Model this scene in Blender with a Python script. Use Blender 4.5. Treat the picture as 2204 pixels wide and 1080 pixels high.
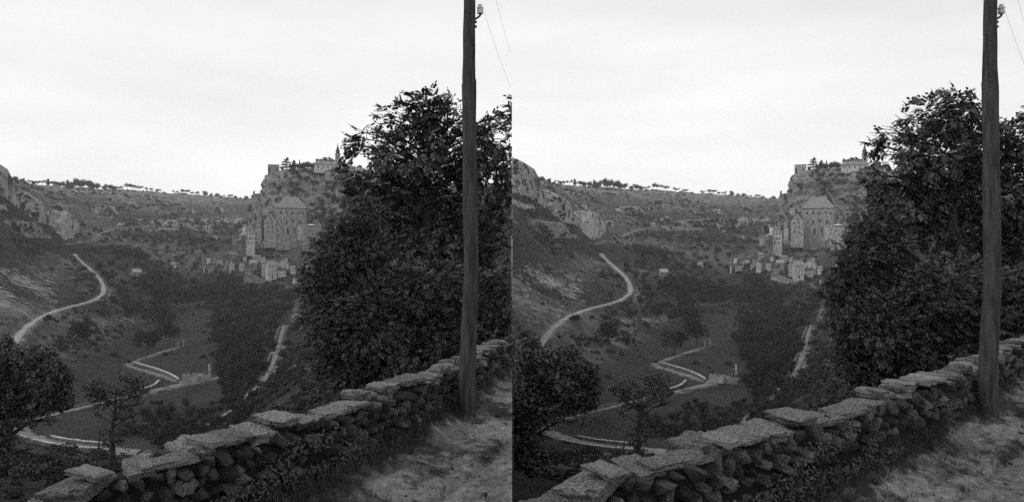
import bpy, bmesh, math, random
import numpy as np
from mathutils import Vector, Matrix, Euler

for o in list(bpy.data.objects):
    bpy.data.objects.remove(o, do_unlink=True)
SC = bpy.context.scene
COL = SC.collection
F = 1480.0                      # focal length in photograph pixels (2204 wide)
HOR = 540.0                     # row of the eye level

# ------------------------------------------------------------------ camera
cam_d = bpy.data.cameras.new('camera')
cam = bpy.data.objects.new('camera', cam_d)
COL.objects.link(cam)
cam.location = (0, 0, 0)
cam.rotation_euler = (math.radians(90), 0, 0)
cam_d.sensor_width = 36.0
cam_d.lens = 36.0 * F / 2204.0
cam_d.clip_start = 0.1
cam_d.clip_end = 20000
SC.camera = cam

# ------------------------------------------------------------------ world and sun
SUN_EL, SUN_AZ = math.radians(48), math.radians(-62)     # high thin overcast, light from the left
w = bpy.data.worlds.new('World')
SC.world = w
w.use_nodes = True
nt = w.node_tree
nt.nodes.clear()
def N(nt, t, **kw):
    n = nt.nodes.new(t)
    for k, v in kw.items():
        setattr(n, k, v)
    return n
def mathn(nt, op, a, b=None, c=None, clamp=False):
    n = nt.nodes.new('ShaderNodeMath'); n.operation = op; n.use_clamp = clamp
    for i, v in enumerate((a, b, c)):
        if v is None: continue
        if isinstance(v, (int, float)): n.inputs[i].default_value = v
        else: nt.links.new(v, n.inputs[i])
    return n.outputs[0]
sky = N(nt, 'ShaderNodeTexSky', sky_type='NISHITA', sun_disc=False, sun_elevation=SUN_EL, sun_rotation=-SUN_AZ + math.pi,
        air_density=1.0, dust_density=4.0)
bw = N(nt, 'ShaderNodeRGBToBW'); nt.links.new(sky.outputs[0], bw.inputs[0])
tc = N(nt, 'ShaderNodeTexCoord')
sep = N(nt, 'ShaderNodeSeparateXYZ'); nt.links.new(tc.outputs['Generated'], sep.inputs[0])
mp = N(nt, 'ShaderNodeMapping'); mp.inputs['Scale'].default_value = (1.2, 1.2, 5.5)
nt.links.new(tc.outputs['Generated'], mp.inputs[0])
nz = N(nt, 'ShaderNodeTexNoise'); nz.inputs['Scale'].default_value = 1.7; nz.inputs['Detail'].default_value = 6
nz.inputs['Roughness'].default_value = 0.5
nt.links.new(mp.outputs[0], nz.inputs['Vector'])
# overcast layer: bright towards the horizon, a little greyer overhead, soft streaks of cloud
el = mathn(nt, 'MAXIMUM', sep.outputs[2], 0.0)
grad = mathn(nt, 'MULTIPLY_ADD', el, -10.5, 16.9)
cl = mathn(nt, 'MULTIPLY_ADD', nz.outputs[0], 7.0, -3.5)
over = mathn(nt, 'ADD', grad, cl)
mixv = mathn(nt, 'MULTIPLY_ADD', over, 0.62, mathn(nt, 'MULTIPLY', mathn(nt, 'MINIMUM', bw.outputs[0], 14.0), 0.06))
below = mathn(nt, 'MULTIPLY_ADD', sep.outputs[2], 12.0, 1.0, clamp=True)
fin = mathn(nt, 'MULTIPLY', mixv, mathn(nt, 'MAXIMUM', below, 0.06))
bg = N(nt, 'ShaderNodeBackground'); bg.inputs['Strength'].default_value = 0.107
out = N(nt, 'ShaderNodeOutputWorld')
nt.links.new(fin, bg.inputs['Color']); nt.links.new(bg.outputs[0], out.inputs[0])

sd = bpy.data.lights.new('sun', 'SUN'); sd.energy = 0.9; sd.angle = math.radians(14); sd.color = (1, 0.99, 0.97)
so = bpy.data.objects.new('sun', sd); COL.objects.link(so)
so.rotation_euler = Euler((math.pi/2 - SUN_EL, 0, 0)).to_matrix().to_4x4().to_euler()
dirv = Vector((math.sin(SUN_AZ)*math.cos(SUN_EL), -math.cos(SUN_AZ)*math.cos(SUN_EL)*0.4, math.sin(SUN_EL)))
so.rotation_euler = dirv.to_track_quat('Z', 'Y').to_euler()
sky.sun_rotation = math.atan2(dirv.x, dirv.y)

SC.view_settings.view_transform = 'Standard'
SC.view_settings.look = 'None'
SC.view_settings.exposure = 0
SC.view_settings.gamma = 1
SC.view_settings.use_curve_mapping = False
SC.cycles.use_denoising = False
SC.cycles.use_adaptive_sampling = True
SC.cycles.adaptive_threshold = 0.03
SC.cycles.adaptive_min_samples = 32
SC.cycles.max_bounces = 5
SC.cycles.diffuse_bounces = 2
SC.cycles.glossy_bounces = 1
SC.cycles.transparent_max_bounces = 4
SC.cycles.volume_bounces = 0
SC.cycles.caustics_reflective = False
SC.cycles.caustics_refractive = False

# ------------------------------------------------------------------ helpers
rng = np.random.default_rng(7)
random.seed(7)

def tag(o, label=None, cat=None, group=None, kind=None):
    if label: o['label'] = label
    if cat: o['category'] = cat
    if group: o['group'] = group
    if kind: o['kind'] = kind
    return o

def _hash(ix, iy, iz, seed):
    h = (ix.astype(np.int64)*374761393 + iy.astype(np.int64)*668265263 + iz.astype(np.int64)*2147483647 + seed*1274126177) & 0xffffffff
    h = ((h ^ (h >> 13)) * 1274126177) & 0xffffffff
    h = (h ^ (h >> 16)) & 0xffff
    return h / 65535.0
def vnoise(x, y, z, seed=0):
    x = np.asarray(x, float); y = np.broadcast_to(np.asarray(y, float), x.shape); z = np.broadcast_to(np.asarray(z, float), x.shape)
    ix, iy, iz = np.floor(x), np.floor(y), np.floor(z)
    fx, fy, fz = x-ix, y-iy, z-iz
    ux, uy, uz = fx*fx*(3-2*fx), fy*fy*(3-2*fy), fz*fz*(3-2*fz)
    r = 0
    for dx in (0, 1):
        wx = ux if dx else 1-ux
        for dy in (0, 1):
            wy = uy if dy else 1-uy
            for dz in (0, 1):
                wz = uz if dz else 1-uz
                r = r + wx*wy*wz*_hash(ix+dx, iy+dy, iz+dz, seed)
    return r
def fbm(x, y, z=0.0, s=1.0, oc=4, seed=0, gain=0.5):
    """-1..1 fractal noise, s = size of the largest lumps"""
    a, t, n = 1.0, 0.0, 0.0
    for k in range(oc):
        m = 2.03**k/s
        t = t + a*(vnoise(np.asarray(x)*m, np.asarray(y)*m, np.asarray(z)*m, seed+k)*2-1); n += a; a *= gain
    return t/n*1.6
def sstep(a, b, x):
    t = np.clip((x-a)/(b-a), 0, 1); return t*t*(3-2*t)

def new_obj(name, me, mat=None, parent=None):
    o = bpy.data.objects.new(name, me)
    if mat is not None and me is not None and not me.materials: me.materials.append(mat)
    COL.objects.link(o)
    if parent is not None: o.parent = parent
    return o
def empty(name, loc=(0, 0, 0), rz=0):
    o = bpy.data.objects.new(name, None); o.empty_display_size = 0.2
    COL.objects.link(o); o.location = loc; o.rotation_euler = (0, 0, rz)
    return o
def mesh_np(name, V, Q, attrs=None, smooth=False):
    """V (n,3), Q (m,3 or 4)"""
    V = np.asarray(V, np.float32); Q = np.asarray(Q, np.int32)
    me = bpy.data.meshes.new(name)
    k = Q.shape[1]
    me.vertices.add(len(V)); me.vertices.foreach_set('co', V.ravel())
    me.loops.add(Q.size); me.loops.foreach_set('vertex_index', Q.ravel())
    me.polygons.add(len(Q)); me.polygons.foreach_set('loop_start', np.arange(0, Q.size, k, dtype=np.int32))
    me.polygons.foreach_set('loop_total', np.full(len(Q), k, np.int32))
    if smooth: me.polygons.foreach_set('use_smooth', np.ones(len(Q), bool))
    me.update(calc_edges=True)
    for an, av in (attrs or {}).items():
        at = me.attributes.new(an, 'FLOAT', 'POINT'); at.data.foreach_set('value', np.asarray(av, np.float32).ravel())
    return me
def mesh_bm(name, bm, smooth=False):
    me = bpy.data.meshes.new(name); bm.to_mesh(me); bm.free()
    if smooth:
        for p in me.polygons: p.use_smooth = True
    return me
def grid_quads(nr, nc):
    r, c = np.meshgrid(np.arange(nr-1), np.arange(nc-1), indexing='ij')
    a = (r*nc+c).ravel()
    return np.stack([a, a+1, a+nc+1, a+nc], 1)
def add_box(bm, c, s, rot=None, taper=1.0):
    vs = []
    for z in (-.5, .5):
        t = taper if z > 0 else 1.0
        for x, y in ((-.5, -.5), (.5, -.5), (.5, .5), (-.5, .5)):
            v = Vector((x*s[0]*t, y*s[1]*t, z*s[2]))
            if rot is not None: v = rot @ v
            vs.append(bm.verts.new(v + Vector(c)))
    for f in ((3, 2, 1, 0), (4, 5, 6, 7), (0, 1, 5, 4), (1, 2, 6, 5), (2, 3, 7, 6), (3, 0, 4, 7)):
        bm.faces.new([vs[i] for i in f])
def tube_np(P, R, n=8, wob=0.0, cap=True):
    """tapered tube through points P with radii R -> V, Q"""
    P = np.asarray(P, float); V = []
    for i, p in enumerate(P):
        t = P[min(i+1, len(P)-1)] - P[max(i-1, 0)]; t = t/ (np.linalg.norm(t)+1e-9)
        a = np.cross(t, [0.13, 1, 0.07]); a /= np.linalg.norm(a)+1e-9; b = np.cross(t, a)
        for k in range(n):
            an = 2*math.pi*k/n
            rr = R[i]*(1 + wob*math.sin(an*3+i*.7) + wob*.6*math.sin(an*5-i*.31))
            V.append(p + rr*(a*math.cos(an)+b*math.sin(an)))
    Q = []
    for i in range(len(P)-1):
        for k in range(n):
            Q.append((i*n+k, i*n+(k+1) % n, (i+1)*n+(k+1) % n, (i+1)*n+k))
    if cap:
        for base in (0, (len(P)-1)*n):
            for k in range(1, n-2, 2):
                Q.append((base, base+k, base+k+1, base+min(k+2, n-1)))
    return np.array(V), np.array(Q)
def join_np(parts):
    V, Q, o = [], [], 0
    for v, q in parts:
        V.append(v); Q.append(np.asarray(q)+o); o += len(v)
    return np.concatenate(V), np.concatenate(Q)

# ------------------------------------------------------------------ materials (the photograph is black and white: greys only)
def mat(name, lo, hi, scale=4.0, rough=0.9, bump=0.0, bscale=None, detail=6, attr=None, spots=None, coords='Object', contrast=(0.35, 0.65), bdist=0.05, spec=0.2):
    m = bpy.data.materials.new(name); m.use_nodes = True
    t = m.node_tree; b = t.nodes['Principled BSDF']
    b.inputs['Roughness'].default_value = rough
    b.inputs['Specular IOR Level'].default_value = spec
    tcn = N(t, 'ShaderNodeTexCoord'); co = tcn.outputs[coords]
    n = N(t, 'ShaderNodeTexNoise'); n.inputs['Scale'].default_value = scale; n.inputs['Detail'].default_value = detail
    n.inputs['Roughness'].default_value = 0.62
    t.links.new(co, n.inputs['Vector'])
    r = N(t, 'ShaderNodeMapRange'); r.inputs[1].default_value = contrast[0]; r.inputs[2].default_value = contrast[1]
    r.inputs[3].default_value = lo; r.inputs[4].default_value = hi
    t.links.new(n.outputs[0], r.inputs[0])
    val = r.outputs[0]
    if spots:      # lichen / wear patches: (scale, threshold, value)
        v = N(t, 'ShaderNodeTexNoise'); v.inputs['Scale'].default_value = spots[0]; v.inputs['Detail'].default_value = 3
        t.links.new(co, v.inputs['Vector'])
        k = N(t, 'ShaderNodeMapRange'); k.inputs[1].default_value = spots[1]; k.inputs[2].default_value = spots[1]+0.07
        t.links.new(v.outputs[0], k.inputs[0])
        mx = N(t, 'ShaderNodeMix'); mx.data_type = 'FLOAT'
        t.links.new(k.outputs[0], mx.inputs[0]); t.links.new(val, mx.inputs[2]); mx.inputs[3].default_value = spots[2]
        val = mx.outputs[0]
    t.links.new(val, b.inputs['Base Color'])
    if bump:
        bn = N(t, 'ShaderNodeTexNoise'); bn.inputs['Scale'].default_value = bscale or scale*3; bn.inputs['Detail'].default_value = 8
        bn.inputs['Roughness'].default_value = 0.7
        t.links.new(co, bn.inputs['Vector'])
        bp = N(t, 'ShaderNodeBump'); bp.inputs['Strength'].default_value = bump; bp.inputs['Distance'].default_value = bdist
        t.links.new(bn.outputs[0], bp.inputs['Height']); t.links.new(bp.outputs[0], b.inputs['Normal'])
    return m
def tint(m, lo, hi):
    t = m.node_tree; b = t.nodes['Principled BSDF']; oi = N(t, 'ShaderNodeObjectInfo')
    rm = N(t, 'ShaderNodeMapRange'); rm.inputs[3].default_value = lo; rm.inputs[4].default_value = hi
    t.links.new(oi.outputs['Random'], rm.inputs[0])
    src = b.inputs['Base Color'].links[0].from_socket
    t.links.new(mathn(t, 'MULTIPLY', src, rm.outputs[0]), b.inputs['Base Color'])
def leafmat(name, lo, hi, scale=1.0, rough=0.55, coords='Object', vary=False):
    m = mat(name, lo, hi, scale=scale, rough=rough, coords=coords, spec=0.35)
    t = m.node_tree; b = t.nodes['Principled BSDF']
    # every object / leaf a slightly different grey
    oi = N(t, 'ShaderNodeObjectInfo')
    gi = N(t, 'ShaderNodeNewGeometry')
    rm = N(t, 'ShaderNodeMapRange'); rm.inputs[3].default_value = 0.5 if vary else 1.0; rm.inputs[4].default_value = 1.7 if vary else 1.0
    t.links.new(oi.outputs['Random'], rm.inputs[0])
    r2 = N(t, 'ShaderNodeMapRange'); r2.inputs[3].default_value = 0.55; r2.inputs[4].default_value = 1.5
    t.links.new(gi.outputs['Random Per Island'], r2.inputs[0])
    src = b.inputs['Base Color'].links[0].from_socket
    v = mathn(t, 'MULTIPLY', mathn(t, 'MULTIPLY', src, rm.outputs[0]), r2.outputs[0])
    t.links.new(v, b.inputs['Base Color'])
    return m

M = dict(
    leaf=leafmat('walnut_leaf', .05, .085, 2.0, .5),
    leaf_bushy=leafmat('bushy_leaf', .052, .10, .8, .6),
    leaf_fine=leafmat('dense_leaf', .045, .08, .8, .6),
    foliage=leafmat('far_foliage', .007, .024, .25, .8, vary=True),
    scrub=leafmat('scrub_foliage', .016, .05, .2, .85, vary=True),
    bark=mat('bark', .03, .06, 6, bump=.6, bdist=.03),
    pole=mat('weathered_pole', .025, .085, 22, bump=.9, bscale=40, bdist=.012),
    iron=mat('iron', .03, .05, 20, rough=.6),
    porcelain=mat('porcelain', .55, .68, 10, rough=.3, spec=.5),
    wire=mat('wire_metal', .45, .5, 10, rough=.5),
    coping=mat('coping_stone', .12, .50, 14, bump=1.0, bscale=24, bdist=.04, spots=(13, .58, .10), contrast=(.36, .62)),
    rubble=mat('rubble_stone', .10, .26, 9, bump=.9, bscale=20, bdist=.03, spots=(11, .57, .03)),
    rubble_dark=mat('rubble_stone_dark', .03, .09, 9, bump=.9, bscale=20, bdist=.03, spots=(9, .6, .10)),
    core=mat('wall_earth', .012, .03, 8, bump=1, bscale=16, bdist=.04),
    verge=None, grass=leafmat('grass_blade', .035, .075, 3, .8),
    limestone=mat('limestone_cliff', .14, .50, .09, bump=1, bscale=.25, bdist=3.5, spots=(.09, .54, .05), coords='Object', contrast=(.35, .66)),
    limestone_block=mat('bare_limestone', .30, .62, .12, bump=1, bscale=.4, bdist=2.0, spots=(.14, .60, .07)),
    limestone_pale=mat('pale_limestone', .24, .60, .10, bump=1, bscale=.3, bdist=3.0, spots=(.10, .55, .06)),
    wall_pale=mat('pale_plaster', .36, .72, .5, bump=.3, bscale=1.5),
    wall_white=mat('white_limewash', .78, .86, .5),
    wall_grey=mat('old_stone_wall', .18, .46, .3, bump=.5, bscale=1.2, bdist=.3),
    wall_dark=mat('dark_stone_wall', .10, .2, .35, bump=.5, bscale=1.2, bdist=.3),
    roof_dark=mat('dark_slate_roof', .045, .08, .6, bump=.5, bscale=2),
    roof_mid=mat('old_tile_roof', .20, .32, .6, bump=.5, bscale=2),
    roof_pale=mat('pale_tile_roof', .30, .42, .6, bump=.4, bscale=2),  # paler grey tile than the other roofs
    window=mat('dark_window', .02, .035, 3, rough=.4),
    road=mat('limestone_road', .13, .26, .45, bump=.4, spots=(.16, .6, .08)),
    road_bright=mat('dusty_road', .24, .38, .4, bump=.2),
    road_dim=mat('earth_track', .08, .14, .3),
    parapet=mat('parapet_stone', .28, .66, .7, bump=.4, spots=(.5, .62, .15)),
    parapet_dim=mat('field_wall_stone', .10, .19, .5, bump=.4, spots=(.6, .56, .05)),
)

def terrain_material():
    m = bpy.data.materials.new('valley_ground'); m.use_nodes = True
    t = m.node_tree; b = t.nodes['Principled BSDF']; b.inputs['Roughness'].default_value = 1.0
    b.inputs['Specular IOR Level'].default_value = 0.0
    tcn = N(t, 'ShaderNodeTexCoord'); co = tcn.outputs['Object']
    def noise(s, d=5, r=.6, stretch=None):
        n = N(t, 'ShaderNodeTexNoise'); n.inputs['Scale'].default_value = s; n.inputs['Detail'].default_value = d; n.inputs['Roughness'].default_value = r
        if stretch:
            mm = N(t, 'ShaderNodeMapping'); mm.inputs['Scale'].default_value = stretch
            t.links.new(co, mm.inputs[0]); t.links.new(mm.outputs[0], n.inputs['Vector'])
        else: t.links.new(co, n.inputs['Vector'])
        return n.outputs[0]
    def rmap(v, a, b_, c, d):
        r = N(t, 'ShaderNodeMapRange'); r.inputs[1].default_value = a; r.inputs[2].default_value = b_; r.inputs[3].default_value = c; r.inputs[4].default_value = d
        t.links.new(v, r.inputs[0]); return r.outputs[0]
    def mixf(f, a, b_):
        x = N(t, 'ShaderNodeMix'); x.data_type = 'FLOAT'
        t.links.new(f, x.inputs[0])
        for i, v in ((2, a), (3, b_)):
            if isinstance(v, float): x.inputs[i].default_value = v
            else: t.links.new(v, x.inputs[i])
        return x.outputs[0]
    ro = N(t, 'ShaderNodeAttribute', attribute_name='rock').outputs['Fac']
    me_ = N(t, 'ShaderNodeAttribute', attribute_name='meadow').outputs['Fac']
    dr = N(t, 'ShaderNodeAttribute', attribute_name='dry').outputs['Fac']  # dry grass, plus a far haze lightening painted into the ground colour
    veg = mixf(rmap(noise(.09, 6, .7), .35, .65, 0, 1), .022, .06)
    dry_haze_col = mixf(rmap(noise(.12, 8, .8), .36, .62, 0, 1), .10, .42)
    veg = mixf(mathn(t, 'MULTIPLY', dr, rmap(noise(.07, 7, .75), .36, .60, .15, 1)), veg, dry_haze_col)
    mead = mixf(rmap(noise(.035, 9, .8), .3, .7, 0, 1), .034, .070)
    v = mixf(me_, veg, mead)
    rock = mixf(rmap(noise(.16, 7, .75, (1, 1, 2.5)), .34, .66, 0, 1), .10, .46)
    fac = mathn(t, 'ADD', ro, rmap(noise(.22, 6, .75), .3, .7, -.42, .42), clamp=True)
    fac = mathn(t, 'MULTIPLY', rmap(fac, .34, .60, 0, 1), rmap(ro, .02, .15, 0, 1))
    t.links.new(mixf(fac, v, rock), b.inputs['Base Color'])
    bp = N(t, 'ShaderNodeBump'); bp.inputs['Strength'].default_value = .7; bp.inputs['Distance'].default_value = 1.2
    t.links.new(noise(.5, 8, .75), bp.inputs['Height']); t.links.new(bp.outputs[0], b.inputs['Normal'])
    return m
for nm, sc_ in (('pole', (1, 1, .12)),):
    t_ = M[nm].node_tree
    mp_ = N(t_, 'ShaderNodeMapping'); mp_.inputs['Scale'].default_value = sc_
    tc_ = [n for n in t_.nodes if n.type == 'TEX_COORD'][0]
    for l in [l for l in t_.links if l.from_node == tc_]: 
        to = l.to_socket; t_.links.new(mp_.outputs[0], to)
    t_.links.new(tc_.outputs['Object'], mp_.inputs[0])
tint(M['coping'], .6, 1.25); tint(M['rubble'], .5, 1.4); tint(M['rubble_dark'], .5, 1.5); tint(M['wall_grey'], .8, 1.2)
M['terrain'] = terrain_material()
def path_material():
    m = bpy.data.materials.new('path_ground'); m.use_nodes = True
    t = m.node_tree; b = t.nodes['Principled BSDF']; b.inputs['Roughness'].default_value = 1.0
    b.inputs['Specular IOR Level'].default_value = 0.05
    tcn = N(t, 'ShaderNodeTexCoord'); co = tcn.outputs['Object']
    at = N(t, 'ShaderNodeAttribute', attribute_name='grassy').outputs['Fac']
    def noise(s, d, r):
        n = N(t, 'ShaderNodeTexNoise'); n.inputs['Scale'].default_value = s; n.inputs['Detail'].default_value = d; n.inputs['Roughness'].default_value = r
        t.links.new(co, n.inputs['Vector']); return n.outputs[0]
    def rmap(v, a, b_, c, d):
        r = N(t, 'ShaderNodeMapRange'); r.inputs[1].default_value = a; r.inputs[2].default_value = b_; r.inputs[3].default_value = c; r.inputs[4].default_value = d
        t.links.new(v, r.inputs[0]); return r.outputs[0]
    f = mathn(t, 'ADD', at, rmap(noise(9, 8, .75), .3, .7, -.45, .45), clamp=True)
    x = N(t, 'ShaderNodeMix'); x.data_type = 'FLOAT'
    t.links.new(rmap(f, .15, .9, 0, 1), x.inputs[0])
    t.links.new(rmap(noise(14, 10, .85), .36, .64, .07, .42), x.inputs[2]); x.inputs[3].default_value = .05
    t.links.new(x.outputs[0], b.inputs['Base Color'])
    bp = N(t, 'ShaderNodeBump'); bp.inputs['Strength'].default_value = 1.0; bp.inputs['Distance'].default_value = .035
    t.links.new(noise(26, 9, .75), bp.inputs['Height']); t.links.new(bp.outputs[0], b.inputs['Normal'])
    return m
M['path'] = path_material()

# ------------------------------------------------------------------ the lie of the land
# coordinates of the land: px = bearing in pixels of the left picture, d = distance ahead in metres, z = height above the eye
CP = []
def cp(px, py, d): CP.append((px, d, -(py-HOR)/F*d))
def cz(px, z, d): CP.append((px, d, z))
for px in (-320, -100, 150):
    for d, z in ((6, -3.0), (14, -5.8), (30, -10.2), (60, -20), (100, -31.5), (150, -45.5), (200, -58)): cz(px, z, d)
for px in (330, 450):
    for d, z in ((6, -3.0), (14, -6.2), (30, -11.5), (60, -21), (110, -38), (160, -52), (215, -61)): cz(px, z, d)
for d, z in ((6, -3.0), (14, -6), (30, -11), (60, -19), (110, -32), (180, -43), (240, -50), (300, -54), (380, -56)): cz(540, z, d)
for d, z in ((6, -3.0), (14, -5.5), (30, -10), (60, -16), (110, -25), (180, -33), (260, -37), (300, -37), (400, -38), (560, -36)): cz(680, z, d)
for d, z in ((14, -4.8), (30, -8), (60, -13), (150, -23), (300, -18), (500, 0), (700, 25)): cz(900, z, d)
for px in (1102, 1360):
    for d, z in ((14, -4.4), (30, -7), (60, -10), (150, -15), (300, -8), (400, -3), (600, 30), (760, 60), (1000, 95)): cz(px, z, d)
for px, py, d in ((150, 953, 216), (60, 915, 240), (200, 873, 266), (320, 841, 297), (400, 826, 311), (280, 790, 356), (388, 745, 434), (450, 818, 318),
                  (240, 880, 262), (330, 900, 248), (430, 870, 268), (300, 760, 404), (430, 720, 480), (400, 680, 600), (430, 655, 735), (340, 700, 530), (380, 655, 735), (300, 690, 540),
                  (560, 832, 240), (592, 770, 310), (604, 722, 372), (640, 640, 640), (640, 780, 250), (500, 740, 430), (520, 680, 560), (520, 800, 300), (470, 780, 350),
                  (0, 850, 238), (0, 800, 268), (0, 720, 310), (28, 742, 300), (75, 690, 360), (150, 660, 440), (212, 640, 510), (226, 628, 530), (212, 595, 600), (190, 575, 640), (160, 545, 720),
                  (60, 780, 300), (120, 740, 350), (180, 720, 390), (250, 700, 460), (260, 675, 500), (270, 640, 580), (120, 850, 262),
                  (0, 640, 395), (0, 580, 460), (0, 540, 520), (0, 480, 570), (0, 430, 640), (0, 400, 760), (0, 380, 1000), (60, 640, 440), (60, 590, 500), (60, 540, 600), (60, 470, 700), (110, 600, 530), (130, 520, 780),
                  (60, 430, 820), (60, 393, 1250), (100, 430, 1000), (130, 490, 850), (200, 516, 880), (180, 470, 980), (250, 492, 960), (250, 450, 1150), (250, 409, 1420), (300, 484, 1020), (380, 478, 1080), (330, 440, 1250),
                  (300, 520, 860), (300, 560, 720), (330, 600, 640), (290, 590, 650), (330, 640, 590), (400, 600, 720), (400, 560, 840), (420, 530, 960), (450, 500, 1120), (400, 450, 1300), (400, 418, 1520),
                  (500, 500, 1150), (500, 460, 1330), (500, 426, 1560), (560, 430, 1570), (450, 590, 740), (440, 570, 790), (500, 575, 770), (520, 535, 830), (560, 520, 850), (620, 520, 830), (560, 580, 760), (600, 590, 735), (600, 560, 775), (550, 612, 700), (600, 620, 690), (640, 600, 710), (690, 560, 740), (700, 530, 770), (500, 610, 690), (530, 640, 640), (470, 620, 680),
                  (720, 600, 600), (780, 480, 900), (680, 490, 880), (800, 420, 1080), (650, 430, 1300), (900, 410, 1150)):
    cp(px, py, d)
for px, z, d in ((-32, 66, 640), (-32, 84, 700), (-32, 88, 800), (-160, 95, 640), (-160, 50, 520), (-330, 100, 600), (-330, 20, 430), (-330, -25, 320), (-160, -28, 350), (-160, -50, 240), (-330, -48, 230),
                 (-160, 0, 440), (-160, 120, 1000), (-330, 120, 1000)): cz(px, z, d)
for px in (-330, 0, 300, 500, 700, 950, 1360):
    cz(px, 118, 2000); cz(px, 105, 3200)
CP = np.array(CP)
def _uv(px, d): return np.stack([np.asarray(px, float)/260.0, np.log(np.asarray(d, float))*2.6], -1)
_C = _uv(CP[:, 0], CP[:, 1])
def _phi(r2): return np.where(r2 > 1e-12, 0.5*r2*np.log(r2+1e-12), 0)
_n = len(CP)
_K = _phi(((_C[:, None]-_C[None])**2).sum(-1)) + np.eye(_n)*0.02
_P = np.concatenate([np.ones((_n, 1)), _C], 1)
_A = np.block([[_K, _P], [_P.T, np.zeros((3, 3))]])
_S = np.linalg.solve(_A, np.concatenate([CP[:, 2], np.zeros(3)]))
def H0(px, d):
    px = np.asarray(px, float); d = np.broadcast_to(np.asarray(d, float), px.shape)
    sh = px.shape; U = _uv(px.ravel(), d.ravel()); out = np.empty(len(U))
    for i in range(0, len(U), 40000):
        u = U[i:i+40000]
        r2 = ((u[:, None]-_C[None])**2).sum(-1)
        out[i:i+40000] = _phi(r2)@_S[:_n] + _S[_n] + u@_S[_n+1:]
    return out.reshape(sh)
# wall: front top edge (px, d, z of the top)
WALL = np.array([(-420, 1.9, -1.10), (-200, 2.4, -1.13), (0, 2.95, -1.155), (110, 3.15, -1.17), (205, 3.36, -1.175), (238, 3.44, -1.10), (320, 3.52, -1.10), (400, 3.62, -1.075), (500, 3.86, -1.065), (620, 4.28, -1.07), (760, 4.85, -1.075), (850, 5.38, -1.075),
                 (930, 6.1, -1.11), (985, 6.85, -1.15), (1040, 7.8, -1.15), (1102, 8.95, -1.16), (1200, 11.0, -1.2), (1330, 14.5, -1.25)])
def dwall(px): return np.interp(px, WALL[:, 0], WALL[:, 1])
def in_wood(px, py, n1=0.0):
    j = np.asarray(n1)*20
    def box(x0, x1, y0, y1): return sstep(x0-8, x0+8, px+j)*(1-sstep(x1-8, x1+8, px+j))*sstep(y0-6, y0+6, py+j*.6)*(1-sstep(y1-6, y1+6, py+j*.6))
    r = box(462, 600, 640, 800)
    for b in ((330, 640, 872, 960), (478, 556, 795, 872), (310, 648, 622, 652), (330, 440, 590, 652), (235, 320, 600, 650), (250, 330, 892, 940)):
        r = np.maximum(r, box(*b))
    r = np.maximum(r, .75*box(225, 470, 515, 600)*np.clip(.75+np.asarray(n1), 0, 1))
    return r
def land(px, d, detail=True):
    """height, rock amount, meadow amount"""
    px = np.asarray(px, float); d = np.broadcast_to(np.asarray(d, float), px.shape)
    x = (px-551)/F*d
    z = H0(px, d)
    far = sstep(520, 760, d)
    hill = sstep(-46, -20, z)
    vfloor = 1-sstep(-56, -50, z)
    z = np.where((d > 180) & (z < -59), -59-(-59-z)*.15, z)
    amp = (0.25 + 2.6*sstep(40, 420, d)*np.maximum(hill, .18) + 5*far*hill)*(1-.85*vfloor*sstep(180, 220, d))
    z = z + amp*fbm(x, d, 0, s=70, oc=5, seed=3)*(1-sstep(1230, 1450, d)*.75)
    z = z + .25*amp*fbm(x, d, 0, s=9, oc=3, seed=13)
    # limestone ledges: the slope steps up in bands
    wob = fbm(x, d, 0, s=240, oc=3, seed=21)*11
    B = 15.0
    tt = (z+wob)/B; fl = np.floor(tt); fr = tt-fl
    zt = B*(fl + np.where(fr < .62, fr*.42, .26+(fr-.62)*.74/.38)) - wob
    mk = sstep(600, 760, d)*sstep(-20, 5, z)*(1-sstep(1400, 1500, d))*sstep(-.35, .25, fbm(x, d, 0, s=190, oc=2, seed=31))
    mk = np.where(px > 560, mk*.4, mk)
    left = sstep(470, 560, d)*(1-sstep(40, 160, px))*sstep(10, 25, z)
    mk = np.maximum(mk, left*.8)
    steep = (fr > .74) & (fr < .96)
    z2 = z*(1-mk)+zt*mk
    rock = np.where(steep, 1.15*mk, 0)*(.2+.8*sstep(-.05, .4, fbm(x, d, z, s=70, oc=3, seed=41)))
    py = HOR - z2/F*0 - z2*F/d*1.0
    # bare scree above the left road, bare banks below it and on the right-hand slope
    n1 = fbm(x, d, 0, s=34, oc=4, seed=51)
    scr = sstep(545, 600, py)*(1-sstep(675, 740, py))*(1-sstep(95, 190, px+n1*40))*sstep(300, 340, d)
    rock = np.maximum(rock, scr*(.42+.25*n1))
    bank = np.exp(-(((px-245)/75)**2+((py-690)/14)**2))*.62*(d > 380)
    bank += np.exp(-(((px-120)/60)**2+((py-722)/20)**2))*.30*(d > 300)
    bank += np.exp(-(((px-640)/50)**2+((py-790)/45)**2))*.36*(d > 150)*(d < 400)
    bank += np.exp(-(((px-238)/18)**2+((py-640)/30)**2))*.55*(d > 380)
    bank += np.exp(-(((px-350)/130)**2+((py-492)/8)**2))*.5*(d > 700)
    bank += np.exp(-(((px-170)/50)**2+((py-520)/9)**2))*.5*(d > 700)
    bank += np.exp(-(((px-30)/90)**2+((py-478)/10)**2))*.5*(d > 400)
    bank += np.exp(-(((px-300)/30)**2+((py-588)/7)**2))*.7*(d > 500)
    bank += np.exp(-(((px-1060)/90)**2+((py-590)/30)**2))*.5*(d > 200)
    rock = np.maximum(rock, bank*(.8+.4*n1))
    mead = vfloor*sstep(150, 200, d)
    mead = np.maximum(mead, sstep(1380, 1480, d))
    mead = np.maximum(mead, (px < 400)*(d < 200)*.6)
    mead = mead*(1-in_wood(px, py, n1))
    return z2, np.clip(rock, 0, 1), np.clip(mead, 0, 1)
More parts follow.
